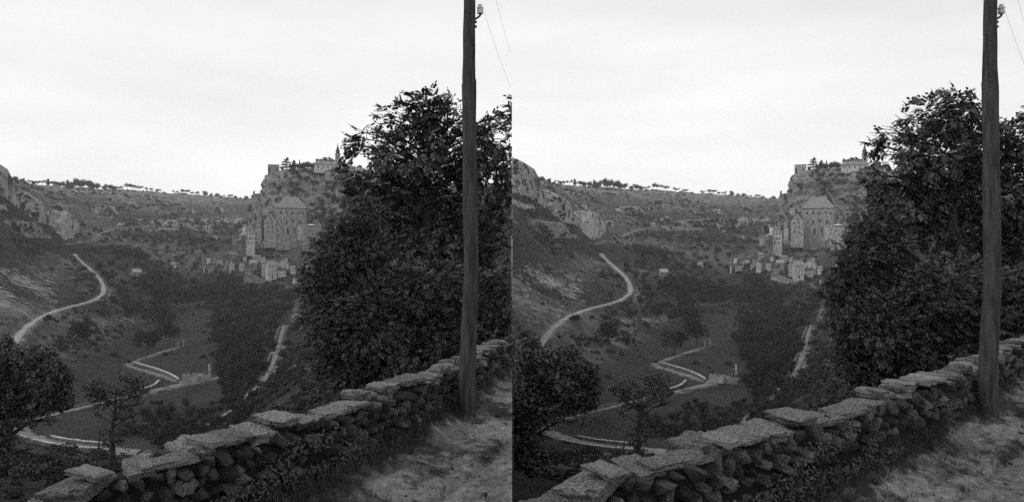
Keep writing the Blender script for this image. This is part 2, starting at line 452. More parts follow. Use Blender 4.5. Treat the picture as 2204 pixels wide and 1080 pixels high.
def dry_haze(px, d, z):
    """dry pale grass and stones of the upper slopes and plateau, with far haze painted into the colour"""
    x = (px-551)/F*d
    n = fbm(x, d, 0, s=120, oc=4, seed=121)
    a = (.25*sstep(5, 60, z+n*30)+.75*sstep(55, 115, z+n*26))*sstep(560, 900, d)  # also carries haze brightness in the albedo, growing with distance and height
    b = .45*sstep(-40, -5, z)*sstep(420, 560, d)*sstep(-.1, .5, n)
    c = .42*sstep(270, 320, d)*(1-sstep(500, 560, d))*(1-sstep(280, 330, px))*sstep(-.5, .3, n)
    return np.clip(np.maximum(np.maximum(a, b), c), 0, 1)
def hit(px, py, dmin=100.0, dmax=1700.0):
    ds = np.exp(np.linspace(math.log(dmin), math.log(dmax), 700))
    z = land(np.full_like(ds, px), ds)[0]
    line = -(py-HOR)/F*ds
    k = np.nonzero(z >= line)[0]
    if len(k) == 0 or k[0] == 0: return float(ds[0 if len(k) else -1])
    i = k[0]; a = line[i-1]-z[i-1]; b = z[i]-line[i]
    return float(ds[i-1] + (ds[i]-ds[i-1])*a/(a+b+1e-9))

# roads as polylines (px, py in the left picture) laid on the land
def smooth_line(pts, n=10):
    P = np.array(pts, float); out = []
    for i in range(len(P)-1):
        p0, p1, p2, p3 = P[max(i-1, 0)], P[i], P[i+1], P[min(i+2, len(P)-1)]
        for k in range(n):
            t = k/n
            out.append(.5*((2*p1)+(-p0+p2)*t+(2*p0-5*p1+4*p2-p3)*t*t+(-p0+3*p1-3*p2+p3)*t**3))
    out.append(P[-1]); return np.array(out)
def lay(pts, dmin, dmax, n=8, maxslope=.12):
    """picture polyline -> ground polyline (x, y, z) in the land's own frame"""
    P = smooth_line(pts, 3); G = []
    for px, py in P:
        d = hit(px, py, dmin, dmax); G.append(((px-551)/F*d, d, -(py-HOR)/F*d))
    G = np.array(G)
    for _ in range(2):
        G[1:-1] = (G[:-2]+2*G[1:-1]+G[2:])/4
    return smooth_line(G, 3)
ROADS = {}
ROADS['low'] = lay([(300, 972), (235, 966), (180, 961), (120, 953), (75, 942), (42, 930), (30, 922), (42, 914), (70, 906), (120, 892), (200, 873), (260, 858), (320, 843), (360, 834), (400, 825), (455, 815), (520, 800)], 180, 420)
ROADS['link'] = lay([(408, 826), (380, 818), (350, 808), (315, 798), (283, 789), (276, 783), (290, 778), (330, 763), (386, 746)], 240, 600)
ROADS['left'] = lay([(8, 775), (28, 742), (50, 710), (75, 690), (110, 672), (150, 660), (190, 650), (212, 640), (224, 630), (222, 612), (212, 595), (190, 575), (172, 560), (160, 546)], 240, 800)
ROADS['right'] = lay([(455, 912), (490, 888), (530, 858), (560, 830), (580, 800), (592, 770), (600, 745), (605, 722), (612, 700)], 140, 460)
ROADS['town'] = lay([(606, 608), (628, 624), (638, 640), (641, 660), (636, 690)], 420, 800)
ROADS['far_low'] = lay([(140, 526), (158, 523), (175, 522), (205, 515)], 600, 1100)
ROADS['far'] = lay([(205, 508), (228, 498), (260, 490), (300, 485), (350, 481), (386, 478)], 700, 1300)
RW = dict(low=2.5, link=1.5, left=2.0, right=1.4, town=2.2, far_low=2.2, far=2.4)
def road_dist(x, y):
    """distance to the nearest road less its half width, and the road's height"""
    best = np.full(x.shape, 1e9); zz = np.zeros(x.shape)
    for k, G in ROADS.items():
        for a, b in zip(G[:-1], G[1:]):
            ab = b[:2]-a[:2]; L = (ab**2).sum()+1e-9
            m = (y > min(a[1], b[1])-20) & (y < max(a[1], b[1])+20) & (best > -1e8)
            if not m.any(): continue
            t = np.clip(((x[m]-a[0])*ab[0]+(y[m]-a[1])*ab[1])/L, 0, 1)
            dd = np.hypot(x[m]-a[0]-t*ab[0], y[m]-a[1]-t*ab[1])-RW[k]
            zr = a[2]+t*(b[2]-a[2])
            cur = best[m]; cz_ = zz[m]; u = dd < cur
            cur[u] = dd[u]; cz_[u] = zr[u]; best[m] = cur; zz[m] = cz_
    return best, zz

# ------------------------------------------------------------------ foliage shapes
def leaf_quads(P, Nrm, size, fold=.25, aspect=.5):
    """a pointed leaf (4 corners) at every P facing about Nrm"""
    n = len(P); r = rng.normal(size=(n, 3)); t = np.cross(Nrm, r); t /= np.linalg.norm(t, axis=1, keepdims=True)+1e-9
    b = np.cross(Nrm, t); s = size[:, None] if np.ndim(size) else size
    V = np.stack([P-t*s, P+b*s*aspect+Nrm*s*fold, P+t*s, P-b*s*aspect+Nrm*s*fold], 1)
    return V.reshape(-1, 3), np.arange(n*4).reshape(n, 4)
def crown_np(lobes, per, leaf, inner=.35, rough=.7):
    """leaf clumps over lobes (cx, cy, cz, rx, ry, rz)"""
    Ps, Ns = [], []
    for (cx, cy, cz_, rx, ry, rz) in lobes:
        n = per
        u = rng.normal(size=(n, 3)); u /= np.linalg.norm(u, axis=1, keepdims=True)
        rad = np.where(rng.random(n) < inner, rng.random(n)**.5*.85, .78+.3*rng.random(n))
        lump = 1+.28*fbm(u[:, 0]*2+cx, u[:, 1]*2+cy, u[:, 2]*2+cz_, s=1.1, oc=2, seed=int(abs(cx*7+cz_*13)) % 97)
        Ps.append(np.array([cx, cy, cz_]) + u*(rad*lump)[:, None]*np.array([rx, ry, rz]))
        nn = u+rng.normal(size=(n, 3))*rough; Ns.append(nn/np.linalg.norm(nn, axis=1, keepdims=True))
    P = np.concatenate(Ps); Nn = np.concatenate(Ns)
    return leaf_quads(P, Nn, leaf*(.7+.7*rng.random(len(P))), aspect=.7)
def far_tree_mesh(kind, seed):
    """unit tree: height 1, trunk and crown in one mesh (too small to show parts)"""
    rr = random.Random(seed); lobes = []
    if kind == 'round':
        for k in range(9):
            a = rr.random()*6.28; r = rr.uniform(.05, .30)
            lobes.append((r*math.cos(a), r*math.sin(a), rr.uniform(.38, .78), rr.uniform(.15, .24), rr.uniform(.15, .24), rr.uniform(.13, .2)))
        trunk = .4
    elif kind == 'tall':
        for k in range(9):
            z = .25+.7*k/9; r = .18*(1-abs(z-.5)*1.1)
            lobes.append((rr.uniform(-.06, .06), rr.uniform(-.06, .06), z, r, r, .12))
        trunk = .3
    elif kind == 'cypress':
        for k in range(8):
            z = .12+.8*k/8; r = .11*(1-z)+.02
            lobes.append((0, 0, z, r, r, .1))
        trunk = .15
    elif kind == 'cedar':
        for z, r in ((.35, .34), (.52, .30), (.67, .24), (.82, .16), (.94, .08)):
            for k in range(4):
                a = rr.random()*6.28
                lobes.append((r*.5*math.cos(a), r*.5*math.sin(a), z, r*.62, r*.62, .035))
        trunk = .9
    elif kind == 'umbrella':
        for k in range(7):
            a = rr.random()*6.28; r = rr.uniform(.1, .42)
            lobes.append((r*math.cos(a), r*math.sin(a), rr.uniform(.62, .82), .22, .22, .14))
        trunk = .65
    per = {'round': 95, 'tall': 80, 'cypress': 60, 'cedar': 45, 'umbrella': 70}[kind]
    V, Q = crown_np(lobes, per, .038 if kind != 'cypress' else .025)
    tv, tq = tube_np([(0, 0, -.15), (0.01, 0, trunk*.5), (0, .01, trunk)], (.03, .022, .012), 6)
    VV, QQ = join_np([(V, Q), (tv, tq)])
    me = mesh_np('tree_'+kind, VV, QQ)
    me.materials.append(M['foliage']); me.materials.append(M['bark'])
    mi = np.zeros(len(QQ), np.int32); mi[len(Q):] = 1
    me.polygons.foreach_set('material_index', mi)
    return me
TREES = {k: [far_tree_mesh(k, s) for s in range(n)] for k, n in (('round', 4), ('tall', 2), ('cypress', 1), ('cedar', 1), ('umbrella', 2))}
def bush_mesh(seed, n=70):
    rr = random.Random(seed); lobes = []
    for k in range(4):
        a = rr.random()*6.28; r = rr.uniform(.1, .5)
        lobes.append((r*math.cos(a), r*math.sin(a), rr.uniform(.2, .6), rr.uniform(.35, .6), rr.uniform(.35, .6), rr.uniform(.3, .55)))
    V, Q = crown_np(lobes, n, .15)
    return mesh_np('bush', V, Q)
BUSH = []
for s in range(3):
    b = bpy.data.objects.new('bush_shape', bush_mesh(s, 60)); b.data.materials.append(M['scrub']); BUSH.append(b)
WOOD = []
for s in range(3):
    me = TREES['round'][s].copy(); b = bpy.data.objects.new('wood_shape', me); WOOD.append(b)
def inst_group(src):
    g = bpy.data.node_groups.new('scatter_'+src.name, 'GeometryNodeTree')
    g.interface.new_socket('Geometry', in_out='INPUT', socket_type='NodeSocketGeometry')
    g.interface.new_socket('Geometry', in_out='OUTPUT', socket_type='NodeSocketGeometry')
    gi, go = g.nodes.new('NodeGroupInput'), g.nodes.new('NodeGroupOutput')
    io = g.nodes.new('GeometryNodeInstanceOnPoints'); oi = g.nodes.new('GeometryNodeObjectInfo')
    oi.inputs[0].default_value = src
    def na(nm, ty):
        n = g.nodes.new('GeometryNodeInputNamedAttribute'); n.data_type = ty; n.inputs[0].default_value = nm; return n.outputs[0]
    cx = g.nodes.new('ShaderNodeCombineXYZ'); g.links.new(na('rz', 'FLOAT'), cx.inputs[2])
    g.links.new(gi.outputs[0], io.inputs['Points']); g.links.new(oi.outputs['Geometry'], io.inputs['Instance'])
    g.links.new(cx.outputs[0], io.inputs['Rotation']); g.links.new(na('sc', 'FLOAT'), io.inputs['Scale'])
    g.links.new(io.outputs[0], go.inputs[0])
    return g
GROUPS = {}
def scatter(name, P, sc, src, label, cat):
    if src.name not in GROUPS: GROUPS[src.name] = inst_group(src)
    me = mesh_np(name, P, np.zeros((0, 4), int), {'sc': sc, 'rz': rng.random(len(P))*6.28})
    o = new_obj(name, me); md = o.modifiers.new('scatter', 'NODES'); md.node_group = GROUPS[src.name]
    tag(o, label, cat, kind='stuff'); return o

# stones: squarish lumps, shared by every wall stone
def stone_mesh(seed, sub=2, box=.55, amp=.12):
    r_ = np.random.default_rng(seed+400); n = 15 if sub == 2 else 11
    U = r_.normal(size=(n, 3)); U /= np.linalg.norm(U, axis=1, keepdims=True)
    U = U*.60+U/np.abs(U).max(1, keepdims=True)*.46; U[:, 2] *= .95
    bm = bmesh.new(); vs = [bm.verts.new(u*.5) for u in U]
    res = bmesh.ops.convex_hull(bm, input=vs)
    bmesh.ops.delete(bm, geom=[v for v in bm.verts if not v.link_faces], context='VERTS')
    return mesh_bm('stone', bm, False)
def stone_mesh_round(seed, sub=2, box=.55, amp=.12):
    bm = bmesh.new(); bmesh.ops.create_icosphere(bm, subdivisions=sub, radius=1)
    V = np.array([v.co[:] for v in bm.verts])
    m = np.abs(V).max(1, keepdims=True); V = V/m*box + V*(1-box)
    V *= (1+amp*fbm(V[:, 0], V[:, 1], V[:, 2], s=1.1, oc=3, seed=seed))[:, None]
    V[:, 0] += .15*V[:, 2]*math.sin(seed*2.1); V[:, 2] += .12*V[:, 0]*math.cos(seed*1.7)
    for v, c in zip(bm.verts, V): v.co = c*.5/1.0
    return mesh_bm('stone', bm, False)
def slab_mesh(seed):
    bm = bmesh.new(); bmesh.ops.create_cube(bm, size=2)
    bmesh.ops.subdivide_edges(bm, edges=bm.edges[:], cuts=7, use_grid_fill=True)
    V = np.array([v.co[:] for v in bm.verts])
    u = V/np.linalg.norm(V, axis=1, keepdims=True)*1.25
    V = V*.88+u*.12
    n = fbm(V[:, 0]*1.2, V[:, 1], V[:, 2]*.5, s=.8, oc=4, seed=seed)
    V[:, :2] *= (1+.20*n)[:, None]
    V[:, 2] *= 1+.45*fbm(V[:, 0], V[:, 1], V[:, 0]*0, s=.8, oc=3, seed=seed+50)
    # bedding: split sides into thin ledges
    led = np.round((V[:, 2]+1)*2+.3*np.sin(seed))/2
    V[:, :2] *= (1+.05*np.sin(led*9+seed))[:, None]
    for v, c in zip(bm.verts, V): v.co = c*.5
    return mesh_bm('coping', bm, False)
STONES = [stone_mesh(s, 2 if s < 10 else 1) for s in range(14)]
SLABS = [slab_mesh(s) for s in range(12)]

# ------------------------------------------------------------------ one valley view: side -1 is the left picture, +1 the right one
class Side:
    def __init__(s, sgn):
        s.sgn = sgn; s.name = 'left' if sgn < 0 else 'right'
        s.yaw = math.atan(551/F) if sgn < 0 else -math.atan(583/F)
        s.view = 'left-hand view' if sgn < 0 else 'right-hand view'
    def X(s, x, y):          # the land's own frame -> scene
        return x-551/F*y if s.sgn < 0 else x+583/F*y-80/F
    def P(s, px, py, d):
        x = (px-551)/F*d
        return Vector((float(s.X(x, d)), float(d), -(py-HOR)/F*d))
    def px_of_q(s, q, d):
        return q+1102 if s.sgn < 0 else q-32+80/d
    def inside(s, X, m=0.0):
        return X < -m if s.sgn < 0 else X > m
    def map(s, V):
        V = np.array(V, float); V[:, 0] = s.X(V[:, 0], V[:, 1]); return V
    def vis(s, px, d):
        q = px-1102 if s.sgn < 0 else px+32-80/d
        return (q < 0) if s.sgn < 0 else (q > 0)

def clip_mesh(me, S, mw=None):
    """cut a mesh (in scene coordinates) at the edge of its own half"""
    bm = bmesh.new(); bm.from_mesh(me)
    g = bm.verts[:]+bm.edges[:]+bm.faces[:]
    n = (1, 0, 0) if S.sgn < 0 else (-1, 0, 0)
    bmesh.ops.bisect_plane(bm, geom=g, plane_co=(0, 0, 0), plane_no=n, clear_outer=True)
    bm.to_mesh(me); bm.free(); return me

def build_land(S):
    q = np.linspace(0, 1, 360); 
    q = -1380*(1-q) if S.sgn < 0 else 1380*q
    q = q + (-.3 if S.sgn < 0 else .3)*(np.abs(q) < 1e-6)
    rows = np.concatenate([np.exp(np.linspace(math.log(2.0), math.log(14), 40))[:-1], np.exp(np.linspace(math.log(14), math.log(150), 110))[:-1],
                           np.exp(np.linspace(math.log(150), math.log(1000), 520))[:-1], np.exp(np.linspace(math.log(1000), math.log(1650), 120))[:-1],
                           np.exp(np.linspace(math.log(1650), math.log(3200), 10))])
    Q, D = np.meshgrid(q, rows)
    PX = S.px_of_q(Q, D)
    z, rock, mead = land(PX, D)
    dw = dwall(PX)
    slope0 = -1.75-.55*np.maximum(D-dw-.3, 0)
    near = D < 9+0*dw
    z = np.where(D < dw+.25, -1.85, np.where(D < 20, np.minimum(z*0+slope0, -1.9)*(1-sstep(9, 20, D))+np.minimum(z, slope0*.6)*sstep(9, 20, D), z))
    z = np.where((D >= dw+.25) & (D < 20), np.maximum(z, -9), z)
    x = (PX-551)/F*D
    rd, rz = road_dist(x.ravel(), D.ravel()); rd = rd.reshape(x.shape); rz = rz.reshape(x.shape)
    k = 1-sstep(.3, 6.0, rd)
    z = z*(1-k)+(rz-.25)*k
    rock = rock*(1-.0*k); rock = np.maximum(rock, .42*np.exp(-(np.maximum(rd, 0)/2.2)**2)*(D > 180))
    V = np.stack([S.X(x, D), D, z], -1).reshape(-1, 3)
    nr, nc = Q.shape
    me = mesh_np('hillside', V, grid_quads(nr, nc), {'rock': rock, 'meadow': np.where(D > 1250, 0, mead), 'dry': dry_haze(PX, D, z)}, smooth=True)
    o = new_obj('ground', me, M['terrain']); tag(o, kind='structure')
    # the cut side of the ground along the edge of this half
    c = nc-1 if S.sgn < 0 else 0
    top = V.reshape(nr, nc, 3)[:, c]; bot = top.copy(); bot[:, 2] = np.minimum(top[:, 2]-.4, -72)
    W = np.concatenate([top, bot]); i = np.arange(nr-1)
    me = mesh_np('cut', W, np.stack([i, i+1, i+1+nr, i+nr], 1), {'rock': np.full(len(W), .2), 'meadow': np.zeros(len(W))})
    o2 = new_obj('ground_edge', me, M['terrain']); tag(o2, kind='structure')
    return dict(V=V.reshape(nr, nc, 3), rock=rock, mead=mead, rd=rd, PX=PX, D=D)

def build_near_ground(S):
    q = np.linspace(0, 1, 300); q = -1500*(1-q) if S.sgn < 0 else 1500*q
    rows = np.concatenate([[1.2, 2.0, 2.7, 3.1], np.exp(np.linspace(math.log(3.4), math.log(16), 260))])
    Q, D = np.meshgrid(q, rows); PX = S.px_of_q(Q, D); x = (PX-551)/F*D
    dw = dwall(PX)
    g = np.clip((dw-D)/1.6, 0, 1)       # 0 at the wall, 1 out on the path
    # verge / road boundary: px 935 at row 1075 to px 1102 at row 945
    yr = HOR+1.6*F/D
    edge = (PX-935)/(1102-935)*(945-1075)+1075
    road = sstep(-6, 10, yr-edge)
    pat = fbm(x, D, 0, s=.55, oc=4, seed=71)
    fine = fbm(x, D, 0, s=.16, oc=4, seed=73)
    grassy = np.clip((1-sstep(.03, .40, g))*.9 + .16+.75*pat+.55*fine, 0, 1)*(1-road)+road*np.clip(.24+.25*fine, 0, 1)
    z = -1.6+.14*(1-g)**2*.8 + .02*fbm(x, D, 0, s=.5, oc=4, seed=61) + .022*fbm(x, D, 0, s=.09, oc=3, seed=62) + .025*grassy*(1-road) - .03*road
    z = z-.035*np.exp(-((yr-edge)/7)**2)
    z = np.where(D > dw+.3, -1.8, z)
    V = np.stack([S.X(x, D), D, z], -1).reshape(-1, 3); A = {'grassy': grassy}
    quads = grid_quads(*Q.shape)
    keep = ((D < dw+.45).ravel())[quads].any(1)
    rface = (road.ravel()[quads].mean(1) > .5)
    for nm, msk in (('grass_verge', keep & ~rface), ('road', keep & rface)):
        if not msk.any(): continue
        qq = quads[msk]; used = np.unique(qq); re = np.zeros(len(V), int); re[used] = np.arange(len(used))
        o = new_obj(nm, mesh_np(nm, V[used], re[qq], {'grassy': grassy.ravel()[used]}, smooth=True), M['path']); tag(o, kind='structure')
    # loose stones lying on the path
    k_ = 1500
    qq_ = rng.random(k_)*1400*S.sgn; d_ = np.exp(rng.uniform(math.log(3.6), math.log(12), k_)); p_ = S.px_of_q(qq_, d_)
    okk = (d_ < dwall(p_)-.1) & S.inside(S.X((p_-551)/F*d_, d_), .04)
    parts = []
    base_ = np.array([v.co[:] for v in STONES[12].vertices]); fq = [list(p.vertices) for p in STONES[12].polygons]
    for px_, dd_ in zip(p_[okk], d_[okk]):
        r_ = .006+.022*rng.random()**3; a_ = rng.random()*6.28; ca, sa = math.cos(a_), math.sin(a_)
        B2 = base_*np.array([r_*2.4, r_*1.7, r_*1.2]); B2 = np.stack([B2[:, 0]*ca-B2[:, 1]*sa, B2[:, 0]*sa+B2[:, 1]*ca, B2[:, 2]], 1)
        parts.append((B2+np.array([S.X((px_-551)/F*dd_, dd_), dd_, -1.585]), [f+[f[-1]] if len(f) == 3 else f[:4] for f in fq]))
    Vp, Qp = join_np(parts)
    o = new_obj('pebbles', mesh_np('pebbles', Vp, [list(dict.fromkeys(f))[:3] for f in Qp.tolist()]), M['rubble']); tag(o, 'loose small stones scattered on the path, %s' % S.view, 'pebbles', kind='stuff')
    # grass tufts
    n = 14000
    pq = rng.random(n*3)*1500*(S.sgn); dd = np.exp(rng.uniform(math.log(3.2), math.log(13), n*3))
    ppx = S.px_of_q(pq, dd); w_ = dwall(ppx); yr = HOR+1.6*F/dd; ed = (ppx-935)/167*(945-1075)+1075
    xx = (ppx-551)/F*dd; pt = fbm(xx, dd, 0, s=.55, oc=4, seed=71)+.8*fbm(xx, dd, 0, s=.16, oc=4, seed=73); gg = np.clip((w_-dd)/1.6, 0, 1)
    dens = np.clip((1-sstep(.05, .5, gg))*1.0+.0+.8*pt, 0.015, 1)
    ok = (dd < w_-.02) & (rng.random(n*3) < dens) & (yr < ed-4) & S.inside(S.X(xx, dd), .05)
    idx = np.nonzero(ok)[0][:n]
    bx, by = S.X(xx[idx], dd[idx]), dd[idx]; bz = -1.6+.11*(1-gg[idx])**2
    hgt = .025+.10*(1-sstep(.0, .35, gg[idx]))*rng.random(len(idx)) + .02*rng.random(len(idx))
    Vs, Qs, o_ = [], [], 0
    B = 7
    for k in range(B):
        a = rng.random(len(idx))*6.28; r = .03*rng.random(len(idx)); lean = hgt*rng.uniform(.1, .9, len(idx))
        cx_, cy_ = bx+r*np.cos(a), by+r*np.sin(a); wd = .0035+.002*rng.random(len(idx)); hh = hgt*rng.uniform(.6, 1.3, len(idx))
        sx, sy = -np.sin(a)*wd, np.cos(a)*wd
        Vt = np.stack([np.stack([cx_-sx, cy_-sy, bz-.02], 1), np.stack([cx_+sx, cy_+sy, bz-.02], 1), np.stack([cx_+lean*np.cos(a), cy_+lean*np.sin(a), bz+hh], 1)], 1)
        Vs.append(Vt.reshape(-1, 3)); Qs.append(np.arange(len(idx)*3).reshape(-1, 3)+o_); o_ += len(idx)*3
    Vs = np.concatenate(Vs); Qs = np.concatenate(Qs)
    o = new_obj('grass', mesh_np('grass', Vs, Qs), M['grass'])
    tag(o, 'short dry grass tufts between the stone wall and the path, %s' % S.view, 'grass', kind='stuff')

def wall_curve(S, t):
    """t in px along the wall -> front-edge point, tangent, outward normal, top height (scene frame)"""
    def pt(u):
        d = np.interp(u, WALL[:, 0], WALL[:, 1]); return np.array([float(S.X((u-551)/F*d, d)), float(d)])
    p = pt(t); a = pt(t+12)-pt(t-12); a /= np.linalg.norm(a)
    n = np.array([a[1], -a[0]])
    if n@(-p) < 0: n = -n
    return p, a, n, float(np.interp(t, WALL[:, 0], WALL[:, 2]))

def build_wall(S):
    lo, hi = (-260, 1102) if S.sgn < 0 else (-60, 1320)
    # arc-length table
    us = np.linspace(lo, hi, 900); P = np.array([wall_curve(S, u)[0] for u in us]); L = np.concatenate([[0], np.cumsum(np.linalg.norm(np.diff(P, axis=0), axis=1))])
    # arc length in the land's own frame keeps both views' stones alike
    ds = np.interp(us, WALL[:, 0], WALL[:, 1]); xl = (us-551)/F*ds
    LL = np.interp(us, [-420, 1330], [0, 1])*0; LL = np.concatenate([[0], np.cumsum(np.hypot(np.diff(xl), np.diff(ds)))])
    base = float(np.interp(0, us, LL))
    root = empty('stone_wall', (float(P[len(P)//2][0]), float(P[len(P)//2][1]), -1.6))
    tag(root, 'low dry-stone roadside wall with flat pale coping stones beside the pole, %s' % S.view, 'wall')
    bpy.context.view_layer.update()
    inv = root.location
    rr = random.Random(11)
    def place(mesh, mt, s_mid, size, zc, off, tilt, name, k):
        """stone centred s_mid metres along, off metres out of the front face"""
        u = float(np.interp(s_mid, LL-base, us))
        if s_mid < (LL-base)[0] or s_mid > (LL-base)[-1]: return
        p, a, n, zt = wall_curve(S, u)
        stretch = float(np.interp(u, (us[1:]+us[:-1])/2, np.diff(L)/np.diff(LL)))
        c = Vector((p[0]+n[0]*off, p[1]+n[1]*off, zt+zc))
        ang = math.atan2(a[1], a[0])
        Mx = Matrix.Translation(c-inv) @ Matrix.Rotation(ang+tilt[2], 4, 'Z') @ Matrix.Rotation(tilt[0], 4, 'X') @ Matrix.Rotation(tilt[1], 4, 'Y') @ Matrix.Diagonal((size[0]*stretch, size[1], size[2], 1))
        rad = max(size[0]*stretch, size[1])*.6
        if not S.inside(c.x, -rad): return
        if not S.inside(c.x, rad):
            me = mesh.copy(); me.transform(Matrix.Translation(inv) @ Mx); clip_mesh(me, S)
            if len(me.polygons) == 0: return
            me.transform(Matrix.Translation(-inv)); o = new_obj(name, me, None, root)
        else:
            o = new_obj(name, mesh, None, root); o.matrix_local = Mx
        if mt is not None:
            if len(o.data.materials) == 0: o.data.materials.append(mt)
            o.material_slots[0].link = 'OBJECT'; o.material_slots[0].material = mt
        return o
    # coping stones: long flat slabs, uneven, some doubled
    s = -1.2; k = 0
    smax = LL[-1]-base+.3
    while s < smax:
        ln = rr.uniform(.13, .29) if rr.random() < .75 else rr.uniform(.07, .13)
        th = rr.uniform(.035, .075); dp = rr.uniform(.18, .26)
        dz = rr.uniform(-.045, .02); ti = (rr.uniform(-.12, .12), rr.uniform(-.10, .10), rr.uniform(-.2, .2))
        place(SLABS[k % 12], M['coping'], s+ln/2, (ln*1.0, dp, th), dz-th/2, -dp/2-.035+rr.uniform(-.04, .025), ti, 'coping_stone', k)
        if rr.random() < .34:
            l2 = ln*rr.uniform(.4, .75); ox = rr.uniform(-.1, .1)
            place(SLABS[(k*5+3) % 12], M['coping'], s+ln/2+ox, (l2, dp*rr.uniform(.5, .8), th*.55), dz+th*.12, -dp*rr.uniform(.4, .75), (rr.uniform(-.12, .12), rr.uniform(-.1, .1), rr.uniform(-.4, .4)), 'coping_stone', k)
        s += ln*1.03; k += 1
    # face stones in rough courses
    cnt = 0; rows = 6
    rub = []
    for r in range(rows):
        s = -1.0+rr.uniform(0, .2)
        while s < smax:
            ln = rr.uniform(.055, .135); hh = rr.uniform(.05, .105)
            rub.append((s+ln/2, ln, hh, r)); s += ln*1.06
    for (sm, ln, hh, r) in rub:
        u = float(np.interp(sm, LL-base, us)); dcur = float(np.interp(u, WALL[:, 0], WALL[:, 1]))
        zc = -.10-.078*r+rr.uniform(-.025, .025)
        k = rr.randrange(10) if dcur < 6 else 10+rr.randrange(4)
        mt = M['rubble'] if rr.random() < .33 else M['rubble_dark']
        if dcur > 9 and rr.random() < .5: continue
        if cnt >= 298 or (dcur < 3.2 and S.sgn < 0) or u < 60 or r == rows-1 and rr.random() < .3: 
            continue
        o = place(STONES[k], mt, sm, (ln*1.12, .17, hh), zc, -.05+rr.uniform(-.025, .02), (rr.uniform(-.4, .4), rr.uniform(-.9, .9), rr.uniform(-.3, .3)), 'stone', k)
        if o: cnt += 1
    # earth core
    V = []
    n = 160
    us2 = np.linspace(lo, hi, n)
    for u in us2:
        p, a, nn, zt = wall_curve(S, u)
        for off, z in ((.02, -1.78), (-.045, zt-.30), (-.06, zt-.07), (-.19, zt-.07), (-.28, zt-.35), (-.5, -3.2)):
            j = .018*float(fbm(np.array([u*.05]), np.array([off*9]), np.array([z*6]), s=1, oc=2)[0])
            V.append((p[0]+nn[0]*(off+j)-inv.x, p[1]+nn[1]*(off+j)-inv.y, z-inv.z))
    me = mesh_np('wall_core', V, grid_quads(n, 6))
    me.transform(Matrix.Translation(inv)); clip_mesh(me, S); me.transform(Matrix.Translation(-inv))
    new_obj('wall_core', me, M['core'], root)
    # weeds and ivy sprays clinging to the face
    m = 14000; uu = rng.uniform(lo, hi, m); P3, N3, sz = [], [], []
    for u in uu:
        p, a, nn, zt = wall_curve(S, u); g = rng.random(); dens = fbm(np.array([u*.012]), np.array([g*2.]), 0., s=1, oc=2, seed=5)[0]
        if dens < -.22+ .22*(1-g): continue
        z = zt-.08-g**.8*.5; o_ = .05+.05*rng.random()
        P3.append((p[0]+nn[0]*o_, p[1]+nn[1]*o_, z)); v = np.array([nn[0], nn[1], .5])+rng.normal(size=3)*.5; N3.append(v/np.linalg.norm(v)); sz.append(rng.uniform(.006, .017))
    P3 = np.array(P3); N3 = np.array(N3); sz = np.array(sz)
    ok = S.inside(P3[:, 0], .03)
    V, Q = leaf_quads(P3[ok], N3[ok], sz[ok])
    o = new_obj('wall_weeds', mesh_np('weeds', V, Q), M['leaf_fine']); tag(o, 'small dark weeds and ivy clinging to the front face of the wall, %s' % S.view, 'weeds', kind='stuff')

